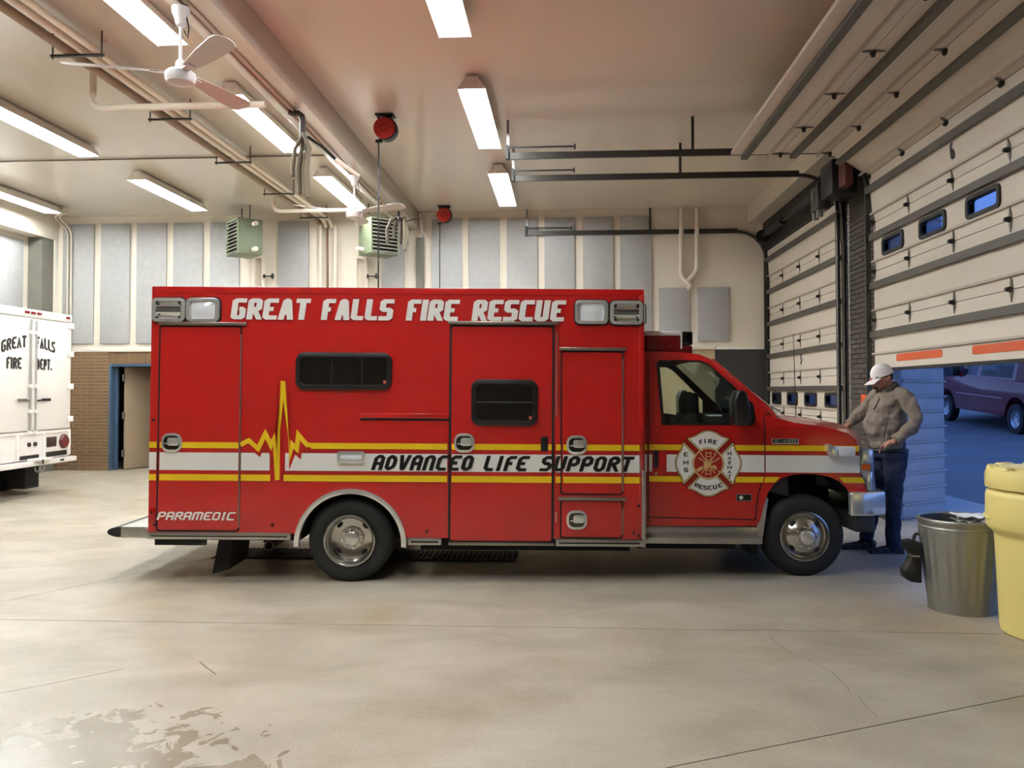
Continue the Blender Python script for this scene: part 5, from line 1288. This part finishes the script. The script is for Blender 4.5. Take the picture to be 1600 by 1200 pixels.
# continuous body: head, neck, trunk, arms with hands
bd_ = MB()
hd = Q(1381, 590.5)
rot = Matrix.Rotation(radians(24), 3, 'Y').inverted()
bd_.ell(hd, .098, .078, .118, 18, 14, Matrix.Rotation(radians(-22), 3, 'Y'))
bd_.ell(Q(1371, 598), .055, .052, .055); bd_.ell(Q(1376, 601), .05, .055, .05)       # jaw
limb(bd_, [(Q(1365.5,590),.012,.014), (Q(1363,594),.02,.018), (Q(1366.5,598),.012,.014)], 8)   # nose
bd_.ell(Q(1386.5, 590, -.078), .022, .012, .032); bd_.ell(Q(1386.5, 590, .078), .022, .012, .032)
limb(bd_, [(Q(1384,594),.06,.058), (Q(1391,604),.062,.06), (Q(1396,614),.075,.08), (Q(1394,630),.09,.12), (Q(1387,660),.12,.13), (Q(1388,700),.11,.13)])
def hand(mb, w_, d, s_, curl=.3):
    """w_ wrist, d direction of the fingers, s_ side of the thumb"""
    d = d.normalized(); up = Vector((0,0,1)); side = d.cross(up).normalized(); nrm = side.cross(d)
    pc = w_ + d*.05
    limb(mb, [(w_-d*.02,.03,.034), (w_+d*.02,.026,.04), (w_+d*.07,.022,.044), (w_+d*.095,.018,.042)], 10)
    for k, L in enumerate((.075, .085, .08, .062)):
        r0 = w_ + d*.085 + side*((k-1.5)*.021)
        a = r0 + d*L*.5 - nrm*L*.12; b2 = r0 + d*L*.85 - nrm*L*(curl+.15); c2 = r0 + d*L*1.0 - nrm*L*(curl+.4)
        mb.tube([r0-d*.03, r0, a, b2, c2], [.011,.0105,.0095,.0085,.007], 8)
    th = w_ + d*.03 + side*(s_*.035)
    mb.tube([th-d*.01-side*(s_*.02), th, th+d*.035+side*(s_*.018)-nrm*.02, th+d*.065+side*(s_*.012)-nrm*.035], [.013,.013,.011,.009], 8)
nS, nE, nW = Q(1403,622,-.2), Q(1409,658,-.3), Q(1379,688,-.27)
fS, fE, fW = Q(1388,620,.2), Q(1362,652,.26), Q(1336,668,.2)
for S_, E_, W_ in ((nS,nE,nW), (fS,fE,fW)):
    limb(bd_, [(Q(1394,620),.055,.06), (S_,.045,.045), ((S_+E_)/2,.036,.036), (E_,.032,.032)]); limb(bd_, [(E_,.032,.032), ((E_+W_)/2,.028,.028), (W_,.026,.028)])
hand(bd_, nW, Q(1368,693,-.22)-nW, -1, .5); hand(bd_, fW, Q(1328,670,.16)-fW, 1, .3)
body_o = skin(bd_, 'body', sk, .008, man, 3)
# jacket
j = MB()
limb(j, [(Q(1393,607),.075,.08), (Q(1394,613),.095,.14), (Q(1393,620),.125,.19), (Q(1388,634),.15,.2), (Q(1388,648),.195,.205), (Q(1386,660),.21,.21), (Q(1387,672),.205,.21), (Q(1388,686),.17,.2), (Q(1388,701),.145,.195)], 22)
limb(j, [(Q(1397,616,-.1),.085,.09), (Q(1404,622,-.2),.085,.08), (Q(1409,638,-.275),.076,.07), (Q(1411,652,-.31),.072,.068), (Q(1407,663,-.315),.07,.066), (Q(1395,675,-.3),.062,.058), (Q(1382,686,-.275),.05,.05)], 16)
limb(j, [(Q(1390,616,.12),.09,.09), (Q(1385,622,.22),.085,.08), (Q(1372,638,.26),.07,.068), (Q(1360,651,.27),.064,.06), (Q(1340,666,.21),.046,.046)], 16)
jo = skin(j, 'jacket', jk, .009, man, 2, .045)
limb_c = MB(); limb_c.tube([Q(1383,611,-.06), Q(1390,606,-.085), Q(1400,601,-.06), Q(1403,600,0), Q(1400,601,.06), Q(1390,606,.085), Q(1383,611,.06)], .024, 8, flat=1.4); limb_c.build('collar', M('collar_dark', (70, 62, 52), .85), jo)
MB().tube([Q(1378,611,-.04), Q(1370,628,-.06), Q(1362,640,-.08)], .006, 6).build('zip', M('zip_dark', (40, 36, 32), .5), jo)
MB().tube([Q(1372,662,-.235), Q(1369,672,-.24), Q(1368,682,-.228)], .005, 6).build('pocket_seam', M('zip_dark', (40, 36, 32), .5), jo)
# jeans
t_ = MB()
limb(t_, [(Q(1390,690),.15,.19), (Q(1391,702),.155,.19), (Q(1391,716),.15,.18)], 20)
limb(t_, [(Q(1393,706,-.09),.135,.105), (Q(1393,730,-.10),.115,.1), (Q(1390,770,-.10),.085,.085), (Q(1389,800,-.10),.078,.078), (Q(1389,846,-.10),.072,.07), (Q(1389,856,-.10),.07,.068)], 16)
limb(t_, [(Q(1387,706,.09),.13,.105), (Q(1384,730,.10),.11,.1), (Q(1378,770,.11),.085,.085), (Q(1372,800,.12),.078,.078), (Q(1363,838,.13),.07,.07), (Q(1361,848,.13),.068,.066)], 16)
to = skin(t_, 'jeans', jn, .012, man, 4, .03)
MB().tube([Q(1366+26+25*cos(a), 703, .19*sin(a)) for a in [2*pi*i/20 for i in range(20)]], .014, 6, closed=True).build('belt', sh_m, to)
# shoes
for x_, dy, yg in ((1389, -.10, .0), (1361, .14, 0.0)):
    s_ = MB(); b0_ = Q(x_, 860, dy); gx = b0_.x
    for xx, hh, ww, zz in ((.05,.10,.05,.055), (-.02,.09,.052,.055), (-.10,.06,.054,.042), (-.17,.05,.05,.036), (-.21,.035,.04,.03)): s_.ell((gx+xx, dy, zz), .07, ww, hh*.55, 14, 8)
    s_.box(gx-.24, gx+.1, dy-.045, dy+.045, .0, .022)
    so = skin(s_, 'shoe', sh_m, .009, man, 3)
# cap, hair, glasses, beard
hc = Vector(hd); mrot = Matrix.Rotation(radians(-20), 4, 'Y')
c = MB()
for i in range(9):
    th = radians(92*i/8)
rows = []
for i in range(9):
    th = radians(6+88*i/8); rows.append([hc + (mrot @ Vector((.118*sin(th)*cos(a)+.012, .096*sin(th)*sin(a), .03+.125*cos(th)))) for a in [2*pi*j_/24 for j_ in range(25)]])
c.grid(rows); co = c.build('cap', cap_m, man)
rw = []
for i in range(6):
    u = i/5; rw.append([hc + (mrot @ Vector((-.09-.105*u+.06*abs(v)**2*u+.045*v*v*(1-u), .09*v*(1-.1*u),   .026-.03*u-.012*v*v))) for v in [-1+.2*k for k in range(11)]])
vz = MB().grid(rw); vz.grid([[Vector(p)-Vector((0,0,.006)) for p in r] for r in rw]); vz.build('cap_visor', cap_m, co)
h_ = MB(); rows = []
for i in range(6):
    th = radians(70+50*i/5); rows.append([hc + (mrot @ Vector((.104*sin(th)*cos(a)+.014, .086*sin(th)*sin(a), .02+.12*cos(th)))) for a in [radians(-75+15*j_) for j_ in range(11)]])
h_.grid(rows).build('hair', hair, man)
MB().ell(Q(1371,605.5), .026, .03, .022).ell(Q(1365.5,601), .013, .026, .009).build('beard', hair, man)
gl_ = MB()
for s_ in (-1, 1): gl_.tube([Q(1385,588,s_*.083), Q(1374,589,s_*.08), Q(1367.5,590,s_*.06)], .004, 6); gl_.ell(Q(1368,591.5,s_*.034), .008, .024, .018, 10, 6)
gl_.tube([Q(1367,590.5,-.03), Q(1367,590.5,.03)], .004, 6)
gl_.build('glasses', blk, man)
